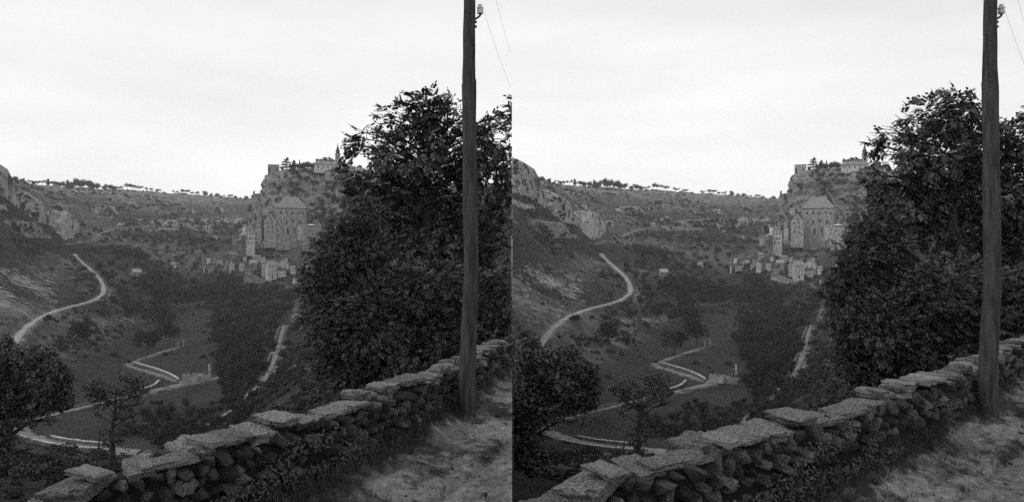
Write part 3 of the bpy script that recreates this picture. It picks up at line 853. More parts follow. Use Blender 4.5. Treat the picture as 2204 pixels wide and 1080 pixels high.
def build_pole(S):
    d = 6.55
    prof = [(905, 1004.5, 19.5), (875, 1004.5, 19.2), (820, 1005, 18.6), (720, 1008, 17.6), (600, 1014, 16.4), (480, 1013, 16.2), (400, 1012, 16), (300, 1011, 15.6), (240, 1010, 15.4), (190, 1009, 15.6), (178, 1009, 15.4), (165, 1008.5, 14.4), (120, 1008.5, 13.3), (60, 1009, 12.9), (0, 1009.8, 12.5), (-120, 1010, 12), (-400, 1010, 11)]
    p0 = S.P(1004.5, 872, d)
    root = empty('telegraph_pole', p0); tag(root, 'tall rough wooden telegraph pole with one white insulator, rising beside the wall, %s' % S.view, 'pole')
    P = []; R = []
    for py, px, r in prof:
        v = S.P(px, py, d)-p0; P.append(tuple(v)); R.append(r/F*d)
    P = smooth_line(P, 5); R = smooth_line([(r, 0) for r in R], 5)[:, 0]
    V, Q = tube_np(P, R, 18, wob=.02)
    nz_ = .006*fbm(V[:, 0]*9, V[:, 1]*9, V[:, 2]*1.2, s=1, oc=3, seed=9); V[:, 0] += nz_; V[:, 1] += nz_
    new_obj('shaft', mesh_np('shaft', V, Q, smooth=True), M['pole'], root)
    # two bolts, the hooked bracket and the porcelain insulator
    def at(px, py): return np.array(S.P(px, py, d)-p0)
    V, Q = tube_np(smooth_line([at(1016, 47), at(1024, 41), at(1030, 37), at(1034, 32), at(1034.5, 20)], 4), [.010]*17, 8)
    new_obj('bracket', mesh_np('bracket', V, Q, smooth=True), M['iron'], root)
    for py in (48, 58):
        c = at(1023, py); bm = bmesh.new(); bmesh.ops.create_cone(bm, cap_ends=True, segments=6, radius1=.012, radius2=.012, depth=.03, matrix=Matrix.Translation(c) @ Matrix.Rotation(math.pi/2, 4, 'Y'))
        new_obj('bolt', mesh_bm('bolt', bm), M['iron'], root)
    pr = [(30, 6.2), (29, 6.8), (24, 6.4), (20, 5.8), (19, 7.2), (17, 7.2), (16, 5.2), (14, 3.6), (13, 4.6), (11, 4.4), (10, 2.5), (9.6, .4)]
    V, Q = tube_np([at(1033.5, y) for y, r in pr], [r/F*d for y, r in pr], 16)
    new_obj('insulator', mesh_np('insulator', V, Q, smooth=True), M['porcelain'], root)
    # wires running off to the next pole, far to the right
    def wire(a, b, lab):
        P = []
        for k in range(25):
            t = k/24; p = a.lerp(b, t); p.z -= 4*.25*t*(1-t); P.append(tuple(p))
        P = [p for p in P if S.inside(p[0], -.0)] if S.sgn < 0 else P
        # finish exactly at the edge of this half
        o_ = Vector(P[0]); V, Q = tube_np(np.array(P)-np.array(P[0]), [.0013]*len(P), 5)
        ob = new_obj('wire', mesh_np('wire', V, Q), M['wire'], None); ob.location = o_
        tag(ob, lab, 'wire')
    wire(S.P(1040, 20, d), S.P(1148, 265, 16.0) , 'thin wire sagging away from the insulator on the pole, %s' % S.view)
    wire(S.P(1060, -30, d+.5), S.P(1150, 235, 16.0), 'upper thin wire passing right of the insulator without touching it, %s' % S.view)

# ---- near trees
def spray_template(nl=7):
    """compound leaf: leaflets along a drooping stalk of length 1"""
    V = []
    for k in range(nl):
        if k == nl-1: a0 = 0; x = 1.0
        else: a0 = (1 if k % 2 else -1)*1.05; x = .35+.6*(k//2)/((nl-1)/2)
        z = -.35*x*x
        L, Wd = .46, .15
        dx, dy = math.cos(a0), math.sin(a0); nx, ny = -dy, dx
        b = np.array([x*.9, 0, z])
        V += [b, b+np.array([dx*L*.5+nx*Wd, dy*L*.5+ny*Wd, -.05]), b+np.array([dx*L, dy*L, -.20]), b+np.array([dx*L*.5-nx*Wd, dy*L*.5-ny*Wd, -.05])]
    return np.array(V)
SPR = spray_template()
def leaf_sprays(P, out, size):
    n = len(P)
    t = out+rng.normal(size=(n, 3))*.55; t[:, 2] *= .7; t /= np.linalg.norm(t, axis=1, keepdims=True)
    u = np.array([0, 0, 1.])+rng.normal(size=(n, 3))*.45; b = np.cross(u, t); b /= np.linalg.norm(b, axis=1, keepdims=True)+1e-9
    u = np.cross(t, b)
    V = P[:, None]+size[:, None, None]*(SPR[None, :, :1]*t[:, None]+SPR[None, :, 1:2]*b[:, None]+SPR[None, :, 2:]*u[:, None])
    return V
def near_tree(S, name, label, lobes, d, trunk, n_per_area, size, mt, kind='spray', depth=1.0, branches=True, thresh=.0, cluster=.35):
    """lobes (px, py, rx, ry, dd) in picture pixels of the left view at distance d+dd"""
    base = S.P(trunk[0][0], trunk[0][1], d); root = empty(name, base); tag(root, label, 'tree')
    bz = np.array(base)
    Ps, Os = [], []
    for (px, py, rx, ry, dd) in lobes:
        D_ = d+dd; m = int(n_per_area*rx*ry/1000)
        u = rng.normal(size=(m, 3)); u /= np.linalg.norm(u, axis=1, keepdims=True)
        rad = np.where(rng.random(m) < .45, rng.random(m)**.45*.9, .82+.28*rng.random(m))
        c = np.array([(px-551)/F*D_, D_, -(py-HOR)/F*D_]); R = np.array([rx/F*D_, (rx+ry)*.5/F*D_*depth, ry/F*D_])
        lump = 1+.22*fbm(u[:, 0]*1.5+px, u[:, 1]*1.5, u[:, 2]*1.5+py, s=.9, oc=2, seed=17)
        p = c+u*(rad*lump)[:, None]*R
        cl = fbm(p[:, 0], p[:, 1], p[:, 2], s=cluster*2.2, oc=2, seed=23)
        th_ = thresh+(.15*sstep(1.2, 3.6, p[:, 2]) if name == 'walnut_tree' else 0)
        keep = cl > th_-.30*(rad < .8)
        Ps.append(p[keep]); Os.append(u[keep])
    P = S.map(np.concatenate(Ps)); O = np.concatenate(Os)
    sz = size*(.75+.5*rng.random(len(P)))
    if kind == 'spray':
        V = leaf_sprays(P, O, sz)                                    # (n, 28, 3)
        V = V.reshape(-1, 4, 3)          # leaflet by leaflet
        ok = (V[:, :, 0].max(1) < -.002) if S.sgn < 0 else (V[:, :, 0].min(1) > .002)
        cen = V[:, :, 0].mean(1); ok = (cen < -.001) if S.sgn < 0 else (cen > .001)
        V = V[ok]; V[:, :, 0] = np.minimum(V[:, :, 0], -.002) if S.sgn < 0 else np.maximum(V[:, :, 0], .002); n = len(V); Vf = V.reshape(-1, 3); Q = np.arange(len(Vf)).reshape(-1, 4)
    else:
        nn = O+rng.normal(size=O.shape)*.8+np.array([0, 0, .3]); nn /= np.linalg.norm(nn, axis=1, keepdims=True)
        ok = S.inside(P[:, 0], size*1.3)
        Vf, Q = leaf_quads(P[ok], nn[ok], sz[ok], aspect=.45)
    new_obj('crown', mesh_np('crown', Vf-bz, Q), mt, root)
    # trunk and limbs
    T = smooth_line([(px, py, d+dd, r) for px, py, dd, r in trunk_pts(trunk)], 4)
    C = np.array([[(a-551)/F*c_, c_, -(b-HOR)/F*c_] for a, b, c_, r in T]); C = S.map(C)
    parts = [tube_np(C, [max(r, .01) for r in T[:, 3]], 10, wob=.05)]
    if branches:
        for i, (px, py, rx, ry, dd) in enumerate(lobes):
            D_ = d+dd; e = np.array([[(px-551)/F*D_, D_, -(py-HOR)/F*D_]]); e = S.map(e)[0]
            j = min(range(len(C)), key=lambda q: abs(C[q][2]-(e[2]-.35*abs(e[0]-C[q][0])-.2))+.2*abs(C[q][0]-e[0]))
            st = C[j]; r0 = max(T[j, 3]*.55, .012)
            mid = (st+e)/2+np.array([rng.normal()*.1, rng.normal()*.1, .12*np.linalg.norm(e-st)])
            pts = smooth_line([st, mid, e], 4); parts.append(tube_np(pts, np.linspace(r0, .012, len(pts)), 6))
            for k in range(6):
                v = rng.normal(size=3); v /= np.linalg.norm(v); v[2] = abs(v[2])*.8
                tip = e+v*np.array([rx, (rx+ry)/2, ry])/F*D_*1.0
                k0 = pts[rng.integers(len(pts)//2, len(pts))]
                mm = (k0+tip)/2+rng.normal(size=3)*.05
                parts.append(tube_np(smooth_line([k0, mm, tip], 3), np.linspace(.011, .004, 7)*max(1, d/14), 4, cap=False))
    V, Q = join_np(parts)
    me = mesh_np('trunk', V, Q, smooth=True); clip_mesh(me, S); me.transform(Matrix.Translation(-base))
    if len(me.polygons): new_obj('trunk', me, M['bark'], root)
    return root
def trunk_pts(t): return [(a, b, c, r) for a, b, c, r in t]

def build_near_trees(S):
    v = S.view
    near_tree(S, 'walnut_tree', 'large walnut tree with drooping compound leaves rising behind the pole against the sky, %s' % v,
        [(928, 245, 62, 44, 0), (975, 262, 46, 50, .2), (872, 252, 50, 38, .5), (826, 262, 42, 32, .1), (778, 286, 34, 26, .2), (752, 312, 22, 18, .2), (790, 300, 46, 36, 0), (776, 332, 32, 32, .3), (820, 330, 60, 45, .2), (880, 330, 78, 50, -.6), (970, 300, 55, 75, .4), (1012, 330, 60, 60, .2), (1062, 305, 36, 40, -.3), (1098, 275, 22, 40, .2), (1140, 250, 45, 50, .4), (1110, 345, 62, 60, 0), (1190, 310, 60, 80, .3),
         (768, 378, 28, 32, .4), (772, 440, 26, 44, .2), (800, 410, 50, 50, .2), (850, 420, 75, 55, 0), (940, 420, 85, 60, .7), (1040, 420, 90, 65, .2), (1150, 440, 90, 70, .4), (812, 480, 58, 56, .2), (900, 510, 95, 70, .2), (1010, 520, 95, 70, 1), (1140, 530, 90, 60, 0),
         (760, 560, 80, 60, .4), (860, 590, 90, 60, .2), (960, 590, 90, 60, .5), (1060, 590, 60, 50, 1.2)],
        19.0, [(905, 760, 0, .26), (905, 620, 0, .22), (915, 520, 0, .18), (920, 420, 0, .12), (925, 320, 0, .06), (928, 250, 0, .02)], 112, .235, M['leaf'], thresh=-.12, cluster=.36)
    near_tree(S, 'bushy_tree', 'dense dark bushy tree filling the slope between the valley and the pole, %s' % v,
        [(712, 548, 50, 42, 0), (736, 506, 38, 34, .1), (790, 470, 40, 40, .5), (688, 596, 44, 46, 0), (770, 530, 56, 48, .3), (700, 660, 52, 58, 0), (735, 720, 60, 62, 0), (800, 600, 80, 70, .4), (790, 700, 85, 80, -.3), (715, 785, 42, 40, 0), (775, 800, 66, 48, 0), (870, 660, 85, 85, 0), (860, 770, 90, 60, -.2), (940, 620, 80, 70, .5), (950, 730, 90, 75, 0),
         (1040, 650, 80, 60, .3), (1040, 730, 80, 60, 0), (1120, 660, 70, 85, .2), (1180, 640, 90, 90, .2), (1250, 560, 90, 110, .4), (1140, 730, 90, 60, .2)],
        13.0, [(845, 860, 0, .17), (840, 780, 0, .14), (830, 690, 0, .1), (835, 620, 0, .05)], 330, .105, M['leaf_bushy'], thresh=-.28, cluster=.3)
    near_tree(S, 'dark_tree', 'dark round-headed tree standing below the wall at the bottom left, %s' % v,
        [(60, 770, 48, 34, 0), (20, 755, 40, 28, .5), (-10, 780, 40, 45, 0), (-60, 775, 50, 50, 0), (-130, 790, 80, 70, 0), (98, 790, 34, 30, 0), (128, 815, 24, 26, .5), (80, 832, 50, 38, -1), (118, 852, 34, 30, 0), (142, 862, 16, 20, 0), (30, 850, 50, 42, 0), (-20, 870, 60, 44, 0), (92, 884, 34, 20, 0), (60, 902, 44, 22, 0), (-90, 880, 80, 60, 0), (10, 915, 44, 24, 0), (-50, 930, 50, 30, 0), (110, 905, 26, 12, 0), (30, 940, 50, 24, 0), (-20, 960, 60, 26, 0), (60, 965, 34, 18, .5), (10, 990, 60, 22, 0)],
        42.0, [(8, 1020, 0, .32), (10, 965, 0, .26), (16, 920, 0, .2), (30, 850, 0, .12), (45, 790, 0, .04)], 1150, .15, M['leaf_fine'], kind='leaf', thresh=-.06, cluster=1.3)
    near_tree(S, 'brushwood', 'tangle of dark brushwood growing below the wall end left of the slender tree, %s' % v,
        [(170, 985, 40, 18, 0), (210, 965, 26, 22, .5), (140, 1000, 40, 18, 0), (200, 1000, 40, 16, 0), (100, 1010, 50, 16, 0), (258, 985, 22, 20, .4), (222, 935, 14, 16, 0), (60, 1015, 40, 14, 0)],
        24.0, [(205, 1060, 0, .05), (207, 1010, 0, .035), (212, 960, 0, .02), (216, 925, 0, .01)], 900, .07, M['leaf_fine'], kind='leaf', thresh=.0, cluster=.5)
    near_tree(S, 'slender_tree', 'slender tree with thin crown and forking branches above the wall end, %s' % v,
        [(262, 812, 30, 16, 0), (226, 826, 26, 16, 0), (300, 826, 20, 16, 0), (206, 850, 20, 16, 0), (246, 842, 40, 20, 0), (286, 850, 30, 18, 0), (222, 872, 26, 16, 0), (262, 874, 30, 16, 0), (304, 868, 18, 14, 0), (205, 893, 16, 14, 0), (250, 900, 20, 14, 0), (284, 895, 16, 12, 0), (190, 838, 14, 12, 0), (318, 846, 14, 12, 0), (240, 925, 16, 12, 0), (225, 952, 16, 14, 0), (258, 945, 14, 14, 0)],
        34.0, [(241, 1010, 0, .16), (242, 960, 0, .13), (240, 930, 0, .10), (247, 890, 0, .06), (250, 840, 0, .03)], 560, .085, M['leaf_fine'], kind='leaf', thresh=.20, cluster=.55)

# ---- things placed in the valley
def put_tree(S, kind, px, py_base, h_px, d=None, label='', group=None, dmin=150, dmax=1650, var=None, name=None):
    if not S.vis(px, 500): return
    if d is None: d = hit(px, py_base, dmin, dmax)
    p = S.P(px, py_base, d)
    if not S.inside(p.x, h_px/F*d*.35): return
    me = TREES[kind][(var if var is not None else int(px*7+py_base)) % len(TREES[kind])]
    o = new_obj(name or {'round': 'tree', 'tall': 'tree', 'cypress': 'cypress_tree', 'cedar': 'cedar_tree', 'umbrella': 'tree'}[kind], me)
    h = h_px/F*d; o.location = p; k = 1+.2*math.sin(px*3.3+py_base)
    o.scale = (h*k, h*k, h); o.rotation_euler = (0, 0, (px*1.7+py_base) % 6.28)
    tag(o, label, 'tree', group)
    return o

def house(S, name, label, cat, px, py, wpx, hpx, d=None, deep=.8, roof='gable', rpx=6, yaw=0.0, wall='wall_grey', roofm='roof_mid', wins=(), chimney=False, dmin=400, dmax=1100, ridge_x=True, over=.04, below=8, ddoff=0, parts_extra=None):
    """front wall centred on px, its foot at row py; wpx, hpx in picture pixels; wins = (u, v, w, h) fractions of the front"""
    if d is None: d = hit(px, py, dmin, dmax)+ddoff
    p = S.P(px, py, d)
    W_, H_ = wpx/F*d, hpx/F*d; Dp = W_*deep; rh = rpx/F*d
    if not S.inside(p.x, 0): return
    root = empty(name, p, S.yaw+yaw); tag(root, label, cat)
    bm = bmesh.new(); add_box(bm, (0, Dp/2, (H_-below)/2), (W_, Dp, H_+below))
    if roof == 'gable':
        if not ridge_x:       # gable end to the front
            for y in (0.0, Dp):
                a = bm.verts.new((-W_/2, y, H_)); b = bm.verts.new((W_/2, y, H_)); c = bm.verts.new((0, y, H_+rh*.96)); bm.faces.new((a, b, c))
        else:
            for x in (-W_/2, W_/2):
                a = bm.verts.new((x, 0, H_)); b = bm.verts.new((x, Dp, H_)); c = bm.verts.new((x, Dp/2, H_+rh*.96)); bm.faces.new((a, b, c))
    new_obj('wall', mesh_bm('wall', bm), M[wall], root)
    e = W_*over+.25
    bm = bmesh.new(); t = .35
    def slab(pts):
        top = [bm.verts.new(Vector(q)+Vector((0, 0, t))) for q in pts]; bot = [bm.verts.new(Vector(q)) for q in pts]
        bm.faces.new(top); bm.faces.new(bot[::-1])
        for i in range(len(pts)): bm.faces.new((bot[i], bot[(i+1) % len(pts)], top[(i+1) % len(pts)], top[i]))
    x0, x1, y0, y1 = -W_/2-e, W_/2+e, -e, Dp+e
    if roof == 'gable' and ridge_x:
        slab([(x0, y0, H_), (x1, y0, H_), (x1, Dp/2, H_+rh), (x0, Dp/2, H_+rh)]); slab([(x0, Dp/2, H_+rh), (x1, Dp/2, H_+rh), (x1, y1, H_), (x0, y1, H_)])
    elif roof == 'gable':
        slab([(x0, y0, H_), (0, y0, H_+rh), (0, y1, H_+rh), (x0, y1, H_)]); slab([(0, y0, H_+rh), (x1, y0, H_), (x1, y1, H_), (0, y1, H_+rh)])
    elif roof == 'hip':
        r0, r1 = x0+(x1-x0)*.3, x1-(x1-x0)*.3
        slab([(x0, y0, H_), (x1, y0, H_), (r1, Dp/2, H_+rh), (r0, Dp/2, H_+rh)]); slab([(r0, Dp/2, H_+rh), (r1, Dp/2, H_+rh), (x1, y1, H_), (x0, y1, H_)])
        slab([(x0, y1, H_), (x0, y0, H_), (r0, Dp/2, H_+rh)]); slab([(x1, y0, H_), (x1, y1, H_), (r1, Dp/2, H_+rh)])
    elif roof == 'pyramid':
        c = (0, Dp/2, H_+rh)
        for a, b in (((x0, y0), (x1, y0)), ((x1, y0), (x1, y1)), ((x1, y1), (x0, y1)), ((x0, y1), (x0, y0))): slab([(a[0], a[1], H_), (b[0], b[1], H_), c])
    elif roof == 'shed':
        slab([(x0, y0, H_), (x1, y0, H_), (x1, y1, H_+rh), (x0, y1, H_+rh)])
    elif roof == 'flat':
        add_box(bm, (0, Dp/2, H_+.3), (W_+2*e*.6, Dp+2*e*.6, .6))
    new_obj('roof', mesh_bm('roof', bm), M[roofm], root)
    if chimney:
        bm = bmesh.new(); add_box(bm, (W_*.28, Dp*.5, H_+rh*.9), (W_*.09, W_*.09, rh*.9+1.2)); rf = new_obj('chimney', mesh_bm('chimney', bm), M[wall], root)
    wm = None
    for (u, v_, ww, hh) in wins:
        a, b = ww*W_, hh*H_
        bm = bmesh.new()
        add_box(bm, (0, -.06, 0), (a, .16, b)); wmsh = mesh_bm('window', bm); o = new_obj('window', wmsh, M['window'], root); o.location = ((u-.5)*W_, 0, v_*H_)
        if a > 1.2:
            bm = bmesh.new(); add_box(bm, (0, -.22, -b/2-.12), (a*1.25, .3, .24)); sl = new_obj('sill', mesh_bm('sill', bm), M[wall], o)
    return root, W_, H_, Dp

def grid_w(cols, rows, w=.12, h=.12, x0=.2, x1=.8, y0=.3, y1=.8):
    return [(x0+(x1-x0)*(i/(max(cols-1, 1))), y0+(y1-y0)*(j/(max(rows-1, 1))), w, h) for i in range(cols) for j in range(rows)]

def build_rock(S):
    # plan line of the cliff foot: (px, d, row of the top, row of the foot)
    K = [(640, 1080, 372, 480), (600, 960, 374, 500), (574, 890, 376, 520), (571, 862, 379, 528), (585, 840, 374, 530), (610, 836, 369, 530), (640, 838, 366, 530), (675, 834, 363, 525), (710, 832, 362, 525), (745, 826, 358, 525),
         (790, 820, 368, 520), (850, 812, 382, 520), (920, 820, 392, 520), (1000, 850, 398, 500), (1100, 900, 400, 480), (1400, 1100, 405, 470)]
    K = smooth_line(K, 16)
    X = (K[:, 0]-551)/F*K[:, 1]; Y = K[:, 1]; T = np.stack([np.gradient(X), np.gradient(Y)], 1); T /= np.linalg.norm(T, axis=1, keepdims=True); Nn = np.stack([T[:, 1], -T[:, 0]], 1)
    zt = -(K[:, 2]-HOR)/F*K[:, 1]; zb = -(K[:, 3]-HOR)/F*K[:, 1]-14
    nt_ = 140; rows = []
    for k in range(nt_):
        t = k/(nt_-1); z = zb+(zt-zb)*t
        n1 = fbm(X, Y, z*.45, s=34, oc=6, seed=81, gain=.62); n2 = fbm(X, Y, z*2.5, s=9, oc=3, seed=82)+1.2*np.abs(fbm(X, Y, z*.2, s=14, oc=3, seed=86))
        st = 3.2*np.floor(z/9.5+.6*fbm(X, Y, 0, s=60, oc=2, seed=85))*0 + 2.6*np.sin(z/4.4+2.5*fbm(X, Y, 0, s=40, oc=2, seed=83))
        off = 17*(1-t)**1.4 + 8.0*n1 + 2.2*n2 + .45*st - 5*np.maximum(0, t-.92)/.08
        rows.append(np.stack([X+Nn[:, 0]*off, Y+Nn[:, 1]*off, z+1.2*n2*(t < 1)], 1))
    for k, (inn, up) in enumerate(((6, 1.5), (16, 3.0), (40, 4), (90, 3), (170, -5))):
        n2 = fbm(X, Y, k*9., s=20, oc=3, seed=84)
        rows.append(np.stack([X-Nn[:, 0]*inn*.7, Y+inn, zt+up+1.5*n2], 1))
    V = S.map(np.concatenate(rows)); me = mesh_np('castle_cliff', V, grid_quads(len(rows), len(K)))
    clip_mesh(me, S)
    o = new_obj('cliff', me, M['limestone']); tag(o, kind='structure')
    # bushes clinging to it, thick on the right-hand part
    A = np.array(rows); nr, nc = A.shape[:2]
    r_, c_ = rng.integers(8, nr-3, 1500), rng.integers(0, nc, 1500)
    p = A[r_, c_]; ppx = 551+F*p[:, 0]/p[:, 1]
    pr = np.clip(.10+.9*sstep(650, 720, ppx)+.5*(r_ > 104)*(ppx > 600)-.25*(ppx < 600), .03, 1)*(fbm(p[:, 0], p[:, 1], p[:, 2], s=26, oc=2, seed=91) > -.15)
    ok = rng.random(len(p)) < pr; p = S.map(p[ok]); p[:, 1] -= .5; p[:, 2] -= .7
    ok = S.inside(p[:, 0], 3)
    scatter('cliff_bushes', p[ok], rng.uniform(1.4, 4.2, ok.sum()), BUSH[0], 'dark bushes clinging to the castle cliff, %s' % S.view, 'bushes')
    # the lower shoulder standing farther back on the left of the castle rock
    def outcrop(name, pts, foot, thick, noise, seed, m, kind='structure', lab=None):
        """pts: (px, row of top) along the front; foot row; at distance pts[2]"""
        if 70 < pts[0][0] < 500 or seed in (8, 9):
            mid = pts[len(pts)//2]; dn = hit(mid[0], foot, 500, 1500)+2
            pts = [(a, b, c-mid[2]+dn) for a, b, c in pts]
        P = smooth_line(pts, max(6, int(130/len(pts)))); x = (P[:, 0]-551)/F*P[:, 2]; y = P[:, 2]; top = -(P[:, 1]-HOR)/F*y; bot = -(foot-HOR)/F*y-8
        top = top+noise*.55*fbm(x, y, 0, s=noise*5, oc=4, seed=seed+3)
        e_ = np.clip(np.minimum(np.arange(len(P)), np.arange(len(P))[::-1])/(len(P)*.16), 0, 1)**.6
        if seed != 6: top = bot+(top-bot)*(.45+.55*e_)
        rows = []; n = 44
        for k in range(n):
            t = k/(n-1); z = bot+(top-bot)*t
            off = noise*1.2*fbm(x, z*.6, y*0, s=noise*4.5, oc=5, seed=seed, gain=.62)+noise*.8*np.abs(fbm(x, z*.15, 0, s=noise*2.2, oc=2, seed=seed+9))+noise*.12*np.sin(z/2.2+fbm(x, y, 0, s=20, oc=1, seed=seed)*3)+.22*(top-bot)*(1-t)
            rows.append(np.stack([x, y-off, z], 1))
        rows.append(np.stack([x, y+thick*.3, top+1], 1)); rows.append(np.stack([x, y+thick, top-2], 1)); rows.append(np.stack([x, y+thick, bot], 1))
        # ends tuck back into the hill
        A = np.array(rows)
        for e, j in ((0, 1), (-1, -2)):
            A[:, e, 1] += thick
        V = S.map(A.reshape(-1, 3)); me = mesh_np(name, V, grid_quads(A.shape[0], A.shape[1])); clip_mesh(me, S)
        if len(me.polygons) == 0: return
        o = new_obj(name, me, m); tag(o, kind=kind)
        B_ = S.map(A[6:-2].reshape(-1, 3)); k_ = (rng.random(len(B_)) < .035)*(fbm(B_[:, 0], B_[:, 1], B_[:, 2], s=12, oc=2, seed=3) > -.1) > 0
        B_ = B_[k_]; B_ = B_[S.inside(B_[:, 0], 2.5)]
        if len(B_) and seed != 6: scatter('cliff_bushes', B_-np.array([0, .4, .5]), rng.uniform(.9, 2.6, len(B_)), BUSH[1], 'dark bushes growing on the pale rock ledges, %s' % S.view, 'bushes')
    outcrop('cliff', [(533, 470, 905), (538, 438, 900), (545, 424, 896), (556, 420, 892), (572, 417, 890), (600, 412, 888)], 540, 50, 5.5, 5, M['limestone'])
    outcrop('cliff', [(76, 470, 800), (80, 458, 792), (100, 456, 788), (125, 457, 788), (143, 458, 792), (147, 472, 800)], 502, 26, 2.2, 6, M['limestone_block'])
    outcrop('cliff', [(-200, 300, 640), (-120, 330, 640), (-60, 335, 640), (-28, 346, 645), (-16, 352, 645), (-6, 374, 650), (4, 400, 665), (14, 420, 680)], 425, 40, 5, 7, M['limestone_pale'])
    outcrop('cliff', [(10, 414, 720), (24, 408, 716), (45, 415, 712), (62, 424, 712), (76, 432, 716), (84, 446, 720)], 464, 30, 4.5, 8, M['limestone_pale'])
    outcrop('cliff', [(-80, 476, 560), (-20, 472, 560), (30, 478, 566), (66, 480, 580), (84, 492, 600)], 494, 22, 2.5, 9, M['limestone'])
    r2 = random.Random(31)
    for i in range(34):
        cx_, cy_ = r2.choice(((r2.uniform(40, 300), r2.uniform(432, 505)), (r2.uniform(150, 535), r2.uniform(452, 505)), (r2.uniform(230, 530), r2.uniform(440, 512))))
        wd, ht = r2.uniform(9, 30), r2.uniform(2.5, 7.5)
        n_ = 5
        pts = [(cx_+wd*(q/(n_-1)-.5)*2*.8, cy_-ht*r2.uniform(.7, 1.1), 1000+r2.uniform(-3, 3)) for q in range(n_)]
        if pts[0][0] < 72: continue
        outcrop('cliff', pts, cy_, 9, 2.6, 40+i, M['limestone_pale'])
    outcrop('cliff', [(180, 448, 1130), (200, 446, 1126), (215, 448, 1126), (232, 444, 1130), (250, 450, 1140)], 462, 30, 4, 10, M['limestone_pale'])
    outcrop('cliff', [(432, 478, 1190), (445, 474, 1186), (470, 470, 1184), (505, 474, 1190), (532, 476, 1200)], 485, 30, 3.5, 12, M['limestone_pale'])
    outcrop('cliff', [(330, 478, 1075), (350, 474, 1070), (372, 473, 1070), (386, 475, 1075)], 488, 20, 2.5, 13, M['limestone_pale'])

